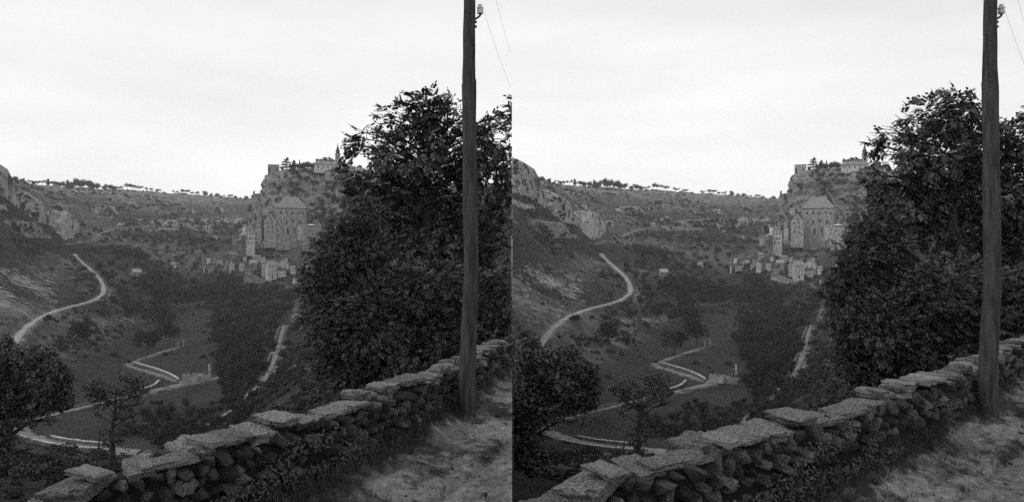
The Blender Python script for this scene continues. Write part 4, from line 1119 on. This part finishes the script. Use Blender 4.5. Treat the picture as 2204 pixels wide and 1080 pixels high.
def build_buildings(S):
    v = S.view
    # --- on top of the rock
    house(S, 'rampart_tower', 'ruined square tower with a tall slit opening at the cliff edge, %s' % v, 'tower', 589, 381, 23, 26, d=846, deep=1.0, roof='flat', wall='wall_grey', roofm='wall_grey', wins=[(.12, .55, .14, .42), (.75, .62, .13, .25)], below=6, over=0)
    house(S, 'castle_range', 'long pale castle building with a low roof below the spire, %s' % v, 'castle', 706, 369, 54, 15, d=834, deep=.35, roof='gable', rpx=4, wall='wall_pale', roofm='roof_mid', wins=grid_w(5, 1, .05, .22, .12, .88, .6, .6), below=2)
    house(S, 'castle_chapel', 'pale upper castle block beside the foot of the spire, %s' % v, 'castle', 702, 355, 36, 9, d=852, deep=.4, roof='gable', rpx=3, wall='wall_pale', roofm='roof_dark', wins=grid_w(3, 1, .07, .3, .2, .8, .5, .5), below=12)
    house(S, 'castle_terrace', 'low pale retaining terrace under the castle building, %s' % v, 'wall', 722, 376, 42, 7, d=826, deep=.3, roof='flat', wall='wall_grey', roofm='wall_grey', below=8)
    r = house(S, 'castle_spire', 'slim castle tower with a tall pointed slate spire, %s' % v, 'tower', 727.5, 356, 10, 25, d=842, deep=1.0, roof='pyramid', rpx=3, wall='wall_grey', roofm='roof_dark', wins=[(.5, .75, .2, .2)], below=10, over=.02)
    if r:
        root, W_, H_, Dp = r
        pr = [(0, W_*.42), (.25, W_*.40), (2.2, W_*.36), (3.2, W_*.5), (5.5, W_*.32), (8, W_*.18), (11, W_*.07), (14, .04)]
        V, Q = tube_np([(0, Dp/2, H_+z) for z, rr_ in pr], [b for a, b in pr], 8)
        new_obj('spire', mesh_np('spire', V, Q), M['roof_dark'], root)
    kk = [0]; OR2 = 'first second third fourth fifth sixth seventh eighth ninth tenth eleventh twelfth thirteenth fourteenth fifteenth sixteenth'.split()
    for i, (px, py, h, kind) in enumerate([(607, 371, 14, 'round'), (617, 371, 32, 'cedar'), (628, 371, 20, 'round'), (633, 371, 26, 'tall'), (640, 371, 24, 'round'), (645, 370, 28, 'cypress'), (652, 370, 20, 'round'), (662, 369, 24, 'round'), (671, 369, 22, 'round'), (682, 352, 11, 'tall'), (690, 350, 9, 'round'), (700, 349, 12, 'round'), (709, 348, 12, 'round'), (716, 349, 9, 'round'), (755, 360, 14, 'round'), (775, 366, 12, 'round')]):
        kk[0] += 1; lab = {'cedar': 'layered cedar standing above the other trees on the castle rock, %s', 'cypress': 'thin pointed cypress among the trees on the castle rock, %s'}.get(kind, '%s leafy tree from the left on top of the castle rock, %%s' % OR2[kk[0]-1]) % v
        put_tree(S, kind, px, py, h, d=850 if py > 360 else 858, label=lab, group='trees on top of the castle rock, %s' % v, var=i)
    put_tree(S, 'tall', 547, 424, 14, d=890, label='lone tiny tree on the low cliff shoulder left of the castle rock, %s' % v, name='tree')
    # --- the sanctuary against the cliff
    ba = house(S, 'basilica', 'great tall sanctuary building with a steep hipped roof against the cliff, %s' % v, 'church', 626, 516, 64, 68, d=806, deep=.45, roof='hip', rpx=25, wall='wall_grey', roofm='roof_mid', yaw=-.12,
          wins=[(.18, .86, .06, .07), (.36, .86, .06, .07), (.55, .84, .06, .09), (.75, .86, .05, .07), (.9, .84, .05, .07), (.2, .58, .045, .12), (.36, .56, .05, .14), (.58, .6, .05, .10), (.78, .58, .045, .1), (.22, .30, .05, .16), (.40, .28, .06, .2), (.62, .30, .05, .16), (.82, .32, .045, .1)], below=12, over=.02)
    if ba:
        root, W_, H_, Dp = ba
        for u in (-.5, -.27, -.02, .22, .48):
            bm = bmesh.new(); add_box(bm, (u*W_, -.5, H_*.42-5), (1.3, 1.2, H_*.84+10), taper=.85); new_obj('buttress', mesh_bm('buttress', bm), M['wall_grey'], root)
        bm = bmesh.new(); add_box(bm, (0, -.25, H_-.5), (W_+.4, .8, .5)); new_obj('cornice', mesh_bm('cornice', bm), M['wall_dark'], root)
    house(S, 'sanctuary_house', 'tall narrow gabled house left of the great sanctuary building, %s' % v, 'house', 582, 514, 25, 40, d=798, deep=.9, roof='gable', rpx=16, ridge_x=False, wall='wall_grey', roofm='roof_dark', wins=[(.28, .85, .12, .07), (.62, .88, .12, .07), (.3, .62, .12, .07), (.65, .62, .12, .07), (.3, .38, .12, .07), (.65, .38, .12, .07), (.5, 1.1, .12, .06)], below=10, over=.02)
    house(S, 'sanctuary_house', 'dark steep-roofed house squeezed between gabled house and cliff, %s' % v, 'house', 570, 500, 15, 28, d=812, deep=.9, roof='gable', rpx=9, wall='wall_dark', roofm='roof_dark', wins=grid_w(2, 3, .15, .08), below=10, over=.02)
    house(S, 'sanctuary_porch', 'small bright gable high on the cliff foot left of the sanctuary, %s' % v, 'house', 572, 462, 9, 10, d=826, deep=.6, roof='gable', rpx=4, wall='wall_pale', roofm='roof_mid', wins=[(.5, .5, .25, .3)], below=6, over=.02)
    house(S, 'square_tower', 'blocky pale square tower right of the sanctuary, topped by a small pavilion, %s' % v, 'tower', 672, 514, 35, 25, d=770, deep=.8, roof='flat', wall='wall_grey', roofm='wall_grey', wins=[(.3, .7, .06, .1), (.68, .62, .06, .12), (.5, .35, .05, .1)], below=14, over=.0)
    house(S, 'pavilion', 'little white-roofed pavilion standing on the square tower, %s' % v, 'pavilion', 670, 489.4, 13, 4.6, d=773, deep=.8, roof='pyramid', rpx=2.6, wall='wall_dark', roofm='wall_white', wins=[(.2, .5, .16, .6), (.5, .5, .16, .6), (.8, .5, .16, .6)], below=.5, over=.12)
    house(S, 'turret', 'small windowed turret between sanctuary and square tower, %s' % v, 'tower', 649, 498, 13, 15, d=785, deep=.8, roof='pyramid', rpx=2.5, wall='wall_pale', roofm='roof_dark', wins=[(.3, .72, .2, .22), (.7, .72, .2, .22)], below=10, over=.05)
    house(S, 'white_house', 'tall house with balconies and a whitewashed side at the end of the ledge, %s' % v, 'house', 538, 528, 20, 30, d=792, deep=.8, roof='shed', rpx=2, wall='wall_pale', roofm='roof_mid', wins=[(.2, .82, .13, .1), (.5, .82, .13, .1), (.8, .82, .13, .1), (.2, .5, .13, .1), (.52, .5, .16, .12), (.8, .5, .13, .1), (.3, .2, .14, .12), (.7, .2, .14, .12)], below=12, over=.05)
    house(S, 'whitewashed_house', 'narrow brilliant white house front behind the balcony house, %s' % v, 'house', 526, 508, 7, 19, d=800, deep=1.4, roof='shed', rpx=1, wall='wall_white', roofm='roof_mid', wins=(), below=6, over=.02)
    house(S, 'belvedere', 'open arched belvedere crowning the tall balcony house, %s' % v, 'pavilion', 537, 496, 15, 5, d=797, deep=.9, roof='pyramid', rpx=4, wall='wall_pale', roofm='roof_mid', wins=[(.2, .5, .16, .6), (.5, .5, .16, .6), (.8, .5, .16, .6)], below=2, over=.04)
    house(S, 'lean_to_house', 'dark lean-to house with tall wooden posts below the balcony house, %s' % v, 'house', 524, 538, 9, 32, d=788, deep=1.0, roof='shed', rpx=3, wall='wall_dark', roofm='roof_pale', wins=[(.3, .5, .2, .5), (.75, .5, .2, .5)], below=10, over=.06)
    house(S, 'small_house', 'small low house on the ridge left of the balcony house, %s' % v, 'house', 507, 514, 12, 9, d=812, deep=.8, roof='gable', rpx=3, wall='wall_grey', roofm='roof_dark', wins=grid_w(2, 1, .14, .3, .3, .7, .5, .5), below=8)
    house(S, 'small_house', 'small bright gable tucked between balcony house and sanctuary, %s' % v, 'house', 558, 502, 9, 9, d=806, deep=.8, roof='gable', rpx=4, ridge_x=False, wall='wall_pale', roofm='roof_dark', wins=[(.5, .5, .2, .3)], below=8)
    # --- the town below
    T = [('whitewashed tall house at the far left end of the village row', 449, 566, 5, 11, 'wall_white', 'roof_dark', 'gable', 3, 0.2),
         ('pale ruined gable wall at the left tip of the village', 439, 583, 3, 12, 'wall_pale', 'roof_mid', 'flat', 1, .1),
         ('low grey house left of the village trees', 456, 579, 14, 9, 'wall_grey', 'roof_dark', 'gable', 4, .1),
         ('small pale house with dark roof in the village row', 474, 566, 9, 8, 'wall_pale', 'roof_dark', 'gable', 3, -.1),
         ('bright little chimney-topped house in the village row', 477, 559, 4, 6, 'wall_pale', 'roof_mid', 'flat', 1, 0),
         ('grey house under the rocky ledge in the village row', 492, 567, 10, 10, 'wall_grey', 'roof_dark', 'gable', 4, .2),
         ('narrow pale two-storey house standing forward in the trees', 498, 583, 9, 17, 'wall_pale', 'roof_dark', 'gable', 4, -.3),
         ('dark house at the foot of the village steps', 512, 572, 12, 11, 'wall_dark', 'roof_dark', 'gable', 5, .1),
         ('house with bright slanting roof in the middle of the village', 546, 575, 14, 9, 'wall_grey', 'roof_pale', 'gable', 6, .35),
         ('small grey house above the bright slanting roof', 552, 562, 15, 9, 'wall_grey', 'roof_mid', 'gable', 3, 0),
         ('white-fronted house beside the bright slanting roof', 566, 563, 10, 6, 'wall_pale', 'roof_pale', 'shed', 2, 0),
         ('low dark-roofed house behind the long retaining wall', 535, 586, 14, 10, 'wall_grey', 'roof_dark', 'gable', 6, -.2),
         ('tall narrow pale house right of the dark roofs', 568, 592, 8, 23, 'wall_pale', 'roof_dark', 'gable', 4, .1),
         ('large pale house with dark door front in the village centre', 586, 598, 20, 27, 'wall_pale', 'roof_mid', 'gable', 8, .25),
         ('broad gabled pale house at the right of the village', 608, 587, 24, 19, 'wall_pale', 'roof_mid', 'gable', 9, -.2),
         ('small annex with dark roof below the broad gabled house', 607, 593, 16, 12, 'wall_pale', 'roof_dark', 'shed', 4, -.1),
         ('little white cabin beside the village road', 636, 606, 8, 5, 'wall_white', 'roof_pale', 'gable', 2, .2),
         ('tiny grey cottage between the two leftmost village houses', 464, 574, 7, 7, 'wall_pale', 'roof_mid', 'gable', 3, .3),
         ('small cottage with pale roof left of the narrow two-storey house', 485, 577, 8, 7, 'wall_grey', 'roof_pale', 'gable', 3, -.2),
         ('small stone house high on the ridge behind the village row', 503, 556, 10, 8, 'wall_grey', 'roof_mid', 'gable', 4, .1),
         ('little white gable under the balcony house', 527, 560, 7, 8, 'wall_pale', 'roof_dark', 'gable', 3, -.1),
         ('pale house left of the end of the long retaining wall', 521, 580, 9, 9, 'wall_pale', 'roof_mid', 'gable', 4, .2),
         ('roofless pale house behind the large village house', 582, 570, 12, 9, 'wall_pale', 'roof_mid', 'flat', 1, 0),
         ('grey terrace house above the broad gabled house', 612, 564, 16, 8, 'wall_grey', 'roof_dark', 'gable', 4, .1),
         ('small pale house at the right edge of the village', 630, 586, 10, 9, 'wall_pale', 'roof_mid', 'gable', 4, -.3),
         ('whitish barn wall low on the far valley slope left of the village', 296, 592, 16, 6, 'wall_grey', 'roof_pale', 'gable', 7, .5),
         ('tiny pale farmhouse alone among the valley trees', 373, 574, 11, 5, 'wall_pale', 'roof_mid', 'hip', 5, 0),
         ('pale house seen through the big tree at the right of the village', 663, 577, 8, 10, 'wall_white', 'roof_mid', 'gable', 3, 0)]
    for i, (lab, px, py, w_, h_, wm, rm, rf, rp, yw) in enumerate(T):
        tall = h_ > 14
        wn = grid_w(2, 2 if not tall else 3, .14, .13 if not tall else .1, .28, .72, .3, .8) if w_ >= 8 else ([(.5, .6, .3, .2)] if w_ > 3 else ())
        if 'large pale' in lab: wn = grid_w(3, 3, .1, .1, .2, .8, .35, .85)+[(.5, .1, .15, .2)]
        house(S, 'village_house', '%s, %s' % (lab, v), 'house', px, py, w_, h_, deep=.8, roof=rf, rpx=rp, yaw=yw, wall=wm, roofm=rm, wins=wn, ridge_x=not ('gabled' in lab or 'narrow' in lab), chimney=(w_ >= 12 and rf == 'gable'), dmin=450, dmax=900, below=9, ddoff=-4)
    # long retaining wall with sloping top
    d = hit(550, 606, 450, 800)-5
    r0 = S.P(555, 606, d); root = empty('retaining_wall', r0, S.yaw); tag(root, 'long pale retaining wall with a sloping top in front of the village houses, %s' % v, 'wall')
    k = d/F; bm = bmesh.new()
    prof = [(-28, 5), (-26, 19), (-10, 13), (8, 5), (28, -1), (30, -4)]
    for y in (0, 1.6):
        top = [bm.verts.new((a*k, y+abs(a)*k*.1, b*k)) for a, b in prof]; bot = [bm.verts.new((a*k, y+abs(a)*k*.1, -16)) for a, b in prof]
        for i in range(len(prof)-1): bm.faces.new((bot[i], bot[i+1], top[i+1], top[i]))
    new_obj('wall_body', mesh_bm('ret', bm), M['wall_grey'], root)
    bm = bmesh.new()
    for (a, b), (c, e) in zip(prof[1:-1], prof[2:]):
        p1, p2 = Vector((a*k, -.3, b*k)), Vector((c*k, -.3, e*k)); q = [p1, p2, p2+Vector((0, 2.4, 0)), p1+Vector((0, 2.4, 0))]
        lo_ = [bm.verts.new(x) for x in q]; hi_ = [bm.verts.new(x+Vector((0, 0, .5))) for x in q]
        bm.faces.new(hi_); bm.faces.new(lo_[::-1])
        for i in range(4): bm.faces.new((lo_[i], lo_[(i+1) % 4], hi_[(i+1) % 4], hi_[i]))
    new_obj('coping', mesh_bm('cop', bm), M['wall_pale'], root)
    # ruined enclosure and pillar in the meadow
    d = hit(390, 822, 220, 500); k = d/F
    r0 = S.P(392, 822, d); r0 = S.P(392, 818, d-3); root = empty('ruined_enclosure', r0, S.yaw); tag(root, 'broken low stone enclosure at the edge of the meadow beside the road junction, %s' % v, 'ruin')
    for (a, b, h, y, c, e) in ((0, 30, 13, 0, 0, 0), (30, 44, 11, 1, 0, 0), (44, 57, 8, .5, 0, 0)):
        bm = bmesh.new(); n = 8
        for i in range(n):
            x0 = (a+(b-a)*i/n)*k; x1 = (a+(b-a)*(i+1)/n)*k; hh = h*k*(1+.18*math.sin(i*2.7+a)); add_box(bm, ((x0+x1)/2, y, hh/2-.5), (x1-x0, .8, hh+1))
        new_obj('wall_section', mesh_bm('sec', bm), M['wall_grey'], root)
    for x, h in ((40, 17), (46, 15)):
        bm = bmesh.new(); add_box(bm, (x*k, 1.4, h*k/2), (.7, .7, h*k)); new_obj('post', mesh_bm('post', bm), M['parapet_dim'], root)
    r0 = S.P(452, 807, hit(452, 807, 220, 500)); root = empty('stone_pillar', r0, S.yaw); tag(root, 'lone slightly leaning pale stone pillar in the meadow, %s' % v, 'pillar')
    bm = bmesh.new(); add_box(bm, (-.25, 0, 2.45), (1.0, 1.0, 5.2), Matrix.Rotation(-.07, 3, 'Y'), taper=.8); new_obj('shaft', mesh_bm('shaft', bm), M['parapet'], root)
    bm = bmesh.new(); add_box(bm, (0, 0, .1), (1.5, 1.5, .7)); new_obj('base', mesh_bm('base', bm), M['parapet_dim'], root)
    # gate posts on the track at the meadow trees
    r0 = S.P(389, 745, hit(389, 745, 300, 600)); root = empty('gate', r0, S.yaw); tag(root, 'pale gate posts where the track enters the upper meadow, %s' % v, 'gate')
    for x, h in ((-1.6, 3.2), (1.6, 4.2)):
        bm = bmesh.new(); add_box(bm, (x, 0, h/2-.3), (.55, .55, h+.6)); add_box(bm, (x, 0, h+.1), (.8, .8, .3)); new_obj('post', mesh_bm('post', bm), M['parapet'], root)

def ribbon(S, name, G, half, m, label, cat, lift=.12, drop=2.5):
    G = np.asarray(G); T = np.gradient(G[:, :2], axis=0); T /= np.linalg.norm(T, axis=1, keepdims=True)+1e-9; Nn = np.stack([-T[:, 1], T[:, 0]], 1)
    n = len(G); j = .5*fbm(G[:, 0], G[:, 1], 0, s=9, oc=3, seed=4)
    rows = []
    for off, dz in ((-1.25, -drop), (-1, 0), (-.4, .08), (.4, .08), (1, 0), (1.25, -drop)):
        rows.append(np.stack([G[:, 0]+Nn[:, 0]*(half+j)*off, G[:, 1]+Nn[:, 1]*(half+j)*off, G[:, 2]+lift+dz], 1))
    A = np.stack(rows, 1); V = S.map(A.reshape(-1, 3)); me = mesh_np(name, V, grid_quads(n, 6)); clip_mesh(me, S)
    if len(me.polygons) == 0: return
    o = new_obj(name, me, m); tag(o, kind='structure'); return o
def line_wall(S, name, G, h, th, m, label, cat='wall', jitter=.12, off=0.0, gaps=()):
    """low masonry wall along a ground line, in blocks of uneven height"""
    G = np.asarray(G, float).copy(); T = np.gradient(G[:, :2], axis=0); T /= np.linalg.norm(T, axis=1, keepdims=True)+1e-9
    G[:, 0] += -T[:, 1]*off; G[:, 1] += T[:, 0]*off
    W_ = S.map(G); ok = S.inside(W_[:, 0], .3)
    if ok.sum() < 2: return
    root = empty(name, tuple(W_[np.nonzero(ok)[0][0]])); tag(root, label, cat)
    o0 = W_[np.nonzero(ok)[0][0]]
    runs, cur = [], []
    for i in range(len(W_)-1):
        if not (ok[i] and ok[i+1]) or any(a <= i/len(W_) < b for a, b in gaps):
            if cur: runs.append(cur)
            cur = []
        else: cur.append(i)
    if cur: runs.append(cur)
    for run in runs:
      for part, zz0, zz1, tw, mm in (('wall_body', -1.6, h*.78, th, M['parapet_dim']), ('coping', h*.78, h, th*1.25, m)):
        bm = bmesh.new()
        for i in run:
            a, b = W_[i]-o0, W_[i+1]-o0; L = math.hypot(b[0]-a[0], b[1]-a[1]); m_ = max(1, int(L/1.8))
            rz = math.atan2(b[1]-a[1], b[0]-a[0])
            for k in range(m_):
                c = a+(b-a)*(k+.5)/m_; q = jitter*(random.random()-.5)
                add_box(bm, (c[0], c[1], c[2]+(zz0+zz1)/2+q*(part == 'coping')), (L/m_*.98, tw, zz1-zz0+q), Matrix.Rotation(rz, 3, 'Z'))
        if len(bm.faces): new_obj(part, mesh_bm(part, bm), mm, root)
        else: bm.free()

def build_roads(S):
    v = S.view
    ribbon(S, 'road', ROADS['low'], 2.2, M['road'], '', '')
    ribbon(S, 'track', ROADS['link'], 1.35, M['road'], '', '')
    ribbon(S, 'road', ROADS['left'], 1.9, M['road_bright'], '', '')
    ribbon(S, 'road', ROADS['right'], 1.1, M['road'], '', '')
    ribbon(S, 'road', ROADS['town'], 1.6, M['road_dim'], '', '')
    ribbon(S, 'road', ROADS['far_low'], 2.0, M['road'], '', '')
    ribbon(S, 'road', ROADS['far'], 2.2, M['road'], '', '')
    low = ROADS['low']; px = 551+F*low[:, 0]/low[:, 1]; i0 = int(np.argmin(px)); 
    a = low[:i0-4]; b = low[i0+4:]
    pa, pb = px[:i0-4], px[i0+4:]
    sa = a[(pa < 245) & (pa > 55)]
    if len(sa) > 3:
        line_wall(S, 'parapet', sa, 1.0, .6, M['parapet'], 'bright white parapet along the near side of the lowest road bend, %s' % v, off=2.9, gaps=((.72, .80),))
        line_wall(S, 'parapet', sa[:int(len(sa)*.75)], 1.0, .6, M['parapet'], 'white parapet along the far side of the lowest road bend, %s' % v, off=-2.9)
    line_wall(S, 'parapet', b[(pb > 110) & (pb < 210)], .9, .6, M['parapet_dim'], 'low stone parapet on the valley side of the rising road, %s' % v, off=3.0)
    line_wall(S, 'parapet', b[(pb > 60) & (pb < 300)], .9, .6, M['parapet_dim'], 'low stone parapet on the near side of the rising road, %s' % v, off=-3.0)
    line_wall(S, 'field_wall', lay([(291, 786), (315, 793), (345, 802), (370, 813), (384, 822)], 250, 450), 1.8, .8, M['parapet'], 'stone wall between meadow and track at the road junction, %s' % v)
    line_wall(S, 'field_wall', lay([(298, 843), (318, 838), (334, 831), (342, 822)], 250, 400), 1.2, .7, M['parapet'], 'short curved stone wall inside the road junction, %s' % v)
    L = ROADS['left']
    line_wall(S, 'parapet', L[int(len(L)*.52):int(len(L)*.95)], .9, .6, M['parapet_dim'], 'low parapet along the outer edge of the hillside road, %s' % v, off=-2.9)
    R_ = ROADS['right']
    line_wall(S, 'parapet', R_[int(len(R_)*.5):int(len(R_)*.97)], 1.0, .5, M['parapet_dim'], 'broken pale parapet beside the steep right-hand lane, %s' % v, off=2.3, gaps=((.3, .42), (.6, .66)))
    line_wall(S, 'field_wall', lay([(372, 659), (400, 658), (425, 656), (448, 650)], 500, 850), 2.2, .9, M['parapet_dim'], 'low wall closing the far end of the long meadow, %s' % v)

def build_valley_trees(S, L):
    v = S.view
    # skyline
    sky_t = [(12, 384, 7, 'round'), (34, 389, 6, 'round'), (48, 392, 5, 'round'), (72, 395, 5, 'round'), (121, 398, 8, 'round'), (151, 403, 9, 'round'), (174, 405, 10, 'round'), (202, 407, 9, 'round'), (65, 394, 6, 'umbrella'), (80, 395, 6, 'umbrella'), (91, 396, 8, 'umbrella'), (103, 396, 9, 'tall'), (110, 396, 7, 'umbrella'), (115, 397, 8, 'umbrella'), (127, 399, 8, 'round'), (137, 401, 10, 'round'), (145, 402, 11, 'tall'), (156, 403, 9, 'round'), (165, 404, 14, 'round'), (180, 405, 13, 'round'), (190, 406, 11, 'round'), (197, 406, 14, 'round'), (207, 407, 10, 'round'), (224, 409, 6, 'round'), (235, 409, 10, 'round'), (246, 410, 8, 'round'), (258, 410, 6, 'umbrella'), (274, 411, 11, 'umbrella'), (285, 411, 10, 'umbrella'), (299, 412, 8, 'umbrella'), (321, 413, 7, 'umbrella'), (340, 414, 6, 'umbrella'), (378, 416, 5, 'umbrella'), (392, 417, 7, 'umbrella'), (402, 418, 7, 'umbrella'), (414, 419, 5, 'umbrella'), (425, 419, 6, 'umbrella'), (442, 421, 9, 'round'), (455, 422, 5, 'round'), (466, 423, 7, 'round'), (478, 424, 4, 'umbrella'), (496, 427, 6, 'umbrella'), (506, 428, 4, 'round'), (530, 430, 5, 'round')]
    ORD = 'first second third fourth fifth sixth seventh eighth ninth tenth eleventh twelfth thirteenth fourteenth fifteenth sixteenth seventeenth eighteenth nineteenth twentieth twenty-first twenty-second twenty-third twenty-fourth twenty-fifth twenty-sixth'.split(); seen = {}
    for i, (px, py, h, kind) in enumerate(sky_t):
        # find the crest distance at this bearing
        ds = np.linspace(700, 1700, 200); z = land(np.full_like(ds, px), ds)[0]; r = z/ds; k = int(np.argmax(r)); d = float(ds[k])
        row = HOR-float(z[k])/d*F
        kn = {'umbrella': 'flat-topped', 'round': 'rounded', 'tall': 'upright'}[kind]; seen[kind] = seen.get(kind, 0)+1
        put_tree(S, kind, px, row+4.2, h*1.5+4.2, d=d, label='%s from the left of the small %s trees on the far skyline, %s' % (ORD[seen[kind]-1], kn, v), group='trees along the far skyline, %s' % v, var=i)
    P = []
    for px in np.arange(-40, 545, 1.3):
        if abs(fbm(np.array([px]), 0., 0., s=26, oc=2, seed=77)[0]) > .75: continue
        ds = np.linspace(700, 1700, 140); z = land(np.full_like(ds, px), ds)[0]; k = int(np.argmax(z/ds)); d = float(ds[k])
        x = float(S.X((px-551)/F*d, d))
        if S.inside(x, 3): P.append((x, d, float(z[k])-1.2))
    if P: scatter('skyline_scrub', np.array(P), 1.0+3.0*rng.random(len(P))**2, BUSH[2], 'low continuous scrub along the far skyline, %s' % v, 'scrub')
    # named round trees of the valley floor and the slopes
    for i, (px, py, h, kind, lab) in enumerate([
        (104, 700, 28, 'round', 'small dark tree touching the hillside road at its lower bend'), (176, 742, 66, 'round', 'broad dark tree on the bank below the hillside road'), (318, 763, 62, 'round', 'round tree beside the track to the upper meadow'), (365, 748, 72, 'round', 'tall leafy tree at the meadow gate'),
        (352, 715, 66, 'round', 'tree behind the meadow gate trees'), (282, 686, 40, 'round', 'tree at the foot of the bare bank'), (340, 665, 50, 'tall', 'upright tree left of the long meadow'), (258, 800, 10, 'round', 'small bush-like tree left of the junction'), (278, 786, 14, 'round', 'little dark tree at the tip of the track bend'),
        (245, 660, 30, 'round', 'small tree outside the sharp road bend'), (495, 640, 52, 'round', 'tree at the upper right corner of the meadow'), (496, 720, 60, 'round', 'rounded tree along the right edge of the meadow'), (480, 752, 56, 'round', 'large tree at the lower right of the meadow'), (566, 808, 40, 'round', 'tree leaning over the middle of the steep right-hand lane'), (585, 760, 34, 'round', 'tree left of the top of the steep right-hand lane'), (545, 838, 36, 'round', 'tree hiding the lower end of the steep right-hand lane'), (620, 752, 26, 'round', 'bushy tree right of the steep lane'), (140, 690, 14, 'round', 'low bush under the hillside road'), (225, 686, 24, 'round', 'small tree on the bare bank'), (300, 735, 30, 'round', 'tree in the middle of the lower field'), (212, 742, 22, 'round', 'small tree right of the broad dark tree'), (197, 620, 12, 'round', 'tiny tree inside the road bend')]):
        put_tree(S, kind, px, py, h, label='%s, %s' % (lab, v), var=i, dmin=200, dmax=900)
    # the wooded valley: trees one by one along its edges (group), the mass behind as woodland
    rr = random.Random(5); zones = [((300, 360), (610, 700), 14, 32), ((375, 510), (610, 650), 18, 30), ((505, 600), (640, 700), 13, 38), ((480, 570), (700, 830), 14, 46), ((600, 640), (650, 720), 5, 40), ((215, 300), (520, 640), 8, 22)]
    for (x0, x1), (y0, y1), n, h in zones:
        for i in range(n):
            px, py = rr.uniform(x0, x1), rr.uniform(y0, y1)
            put_tree(S, 'round' if rr.random() < .85 else 'tall', px, py, h*rr.uniform(.7, 1.15), label='one of the dark leafy trees of the wooded valley floor, %s' % v, group='trees of the wooded valley floor, %s' % v, var=i, dmin=220, dmax=1000)
    # woodland mass and scrub, thick where the ground is not meadow, bare rock or road
    V, rock, mead, rd, PX, D = L['V'], L['rock'], L['mead'], L['rd'], L['PX'], L['D']
    nr, nc = D.shape
    def sample(n, dmin, dmax, prob, q):
        r = np.searchsorted(D[:, 0], np.exp(rng.uniform(math.log(dmin), math.log(dmax), n))).clip(0, nr-1); c = rng.integers(2, nc-2, n)
        p = prob(PX[r, c], D[r, c], rock[r, c], mead[r, c], rd[r, c], V[r, c]); ok = (rng.random(n) < p)
        P = V[r, c][ok]+rng.normal(size=(ok.sum(), 3))*np.array([.5, .5, 0]); return P, D[r, c][ok]
    def pw(px, d, ro, me, r, P):
        py = HOR-P[:, 2]*F/d
        x = (px-551)/F*d
        m = in_wood(px, py, fbm(x, d, 0, s=34, oc=4, seed=51)) > .5
        den = .35+.65*sstep(-.4, .2, fbm(x, d, 0, s=60, oc=2, seed=101))
        return m*den*(ro < .3)*(r > 4)
    P, dd = sample(11000, 180, 1000, pw, 0); ok = S.inside(P[:, 0], 6)
    P, dd = P[ok], dd[ok]
    hs = np.where(dd > 550, 3.5+6.5*rng.random(len(P))**1.6, np.where(dd < 285, 1.8+3.5*rng.random(len(P)), 3+7*rng.random(len(P))**2))
    for k in range(3):
        sel = np.arange(len(P)) % 3 == k
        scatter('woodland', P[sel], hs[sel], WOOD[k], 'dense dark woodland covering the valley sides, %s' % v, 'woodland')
    def pb(px, d, ro, me, r, P):
        x = (px-551)/F*d; den = sstep(-.35, .35, fbm(x, d, 0, s=42, oc=3, seed=111))
        base = np.where(d > 560, .95, .75)*(1-sstep(1380, 1460, d)*.8)
        py = HOR-P[:, 2]*F/d
        scr = (px < 160) & (py > 550) & (py < 720) & (d > 320)
        blk = ((px > 66) & (px < 156) & (py > 462) & (py < 516)) | ((px > 20) & (px < 84) & (py > 425) & (py < 470)) | ((px > -20) & (px < 84) & (py > 484) & (py < 500))
        return base*den*np.where(blk, .04, 1)*np.where(scr, .07, 1)*(1-me*.97)*(r > 2.5)*np.where(ro > .3, .25, 1)
    P, dd = sample(30000, 110, 1480, pb, 0); ok = S.inside(P[:, 0], 2.5); P, dd = P[ok], dd[ok]
    sc = np.where(dd > 560, rng.uniform(1.0, 2.4, len(P))+2.6*rng.random(len(P))**3, rng.uniform(.6, 1.6, len(P))+2*rng.random(len(P))**4); P[:, 2] -= .2
    for k in range(3):
        sel = np.arange(len(P)) % 3 == k
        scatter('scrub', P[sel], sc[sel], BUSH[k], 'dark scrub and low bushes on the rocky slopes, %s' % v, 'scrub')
    # rough growth on the slope just below the wall
    def pn(px, d, ro, me, r, P): return np.where(px < 420, .18, .8)*(r > 2)
    P, dd = sample(7000, 16, 200, pn, 0); ok = S.inside(P[:, 0], 1.5); P, dd = P[ok], dd[ok]
    scatter('undergrowth', P, rng.uniform(.25, .9, len(P))*np.clip(dd/50, .45, 1.6), BUSH[1], 'rough undergrowth on the steep slope below the wall, %s' % v, 'undergrowth')

for sgn in (-1, 1):
    S = Side(sgn)
    rng = np.random.default_rng(7); random.seed(7)
    L = build_land(S)
    build_near_ground(S)
    build_rock(S)
    build_roads(S)
    build_buildings(S)
    build_valley_trees(S, L)
    build_near_trees(S)
    build_wall(S)
    build_pole(S)
    print('side', S.name, 'done')

# ground under and behind the photographer
bm = bmesh.new()
for x0, x1 in ((-60, 60),):
    vs = [bm.verts.new(p) for p in ((x0, -60, -1.63), (x1, -60, -1.63), (x1, 1.3, -1.63), (x0, 1.3, -1.63))]; bm.faces.new(vs)
o = new_obj('path', mesh_bm('path', bm), M['path']); tag(o, kind='structure')

# ------------------------------------------------------------------ haze
hm = bpy.data.materials.new('haze_air'); hm.use_nodes = True; t = hm.node_tree; t.nodes.clear()
pv = N(t, 'ShaderNodeVolumePrincipled'); pv.inputs['Color'].default_value = (.92, .92, .92, 1); pv.inputs['Density'].default_value = 0.00013
pv.inputs['Anisotropy'].default_value = 0.0
mo = N(t, 'ShaderNodeOutputMaterial'); t.links.new(pv.outputs[0], mo.inputs['Volume'])
bm = bmesh.new(); add_box(bm, (0, 1640, 43), (6400, 3440, 234)); hz = new_obj('haze', mesh_bm('haze', bm), hm); tag(hz, kind='stuff')
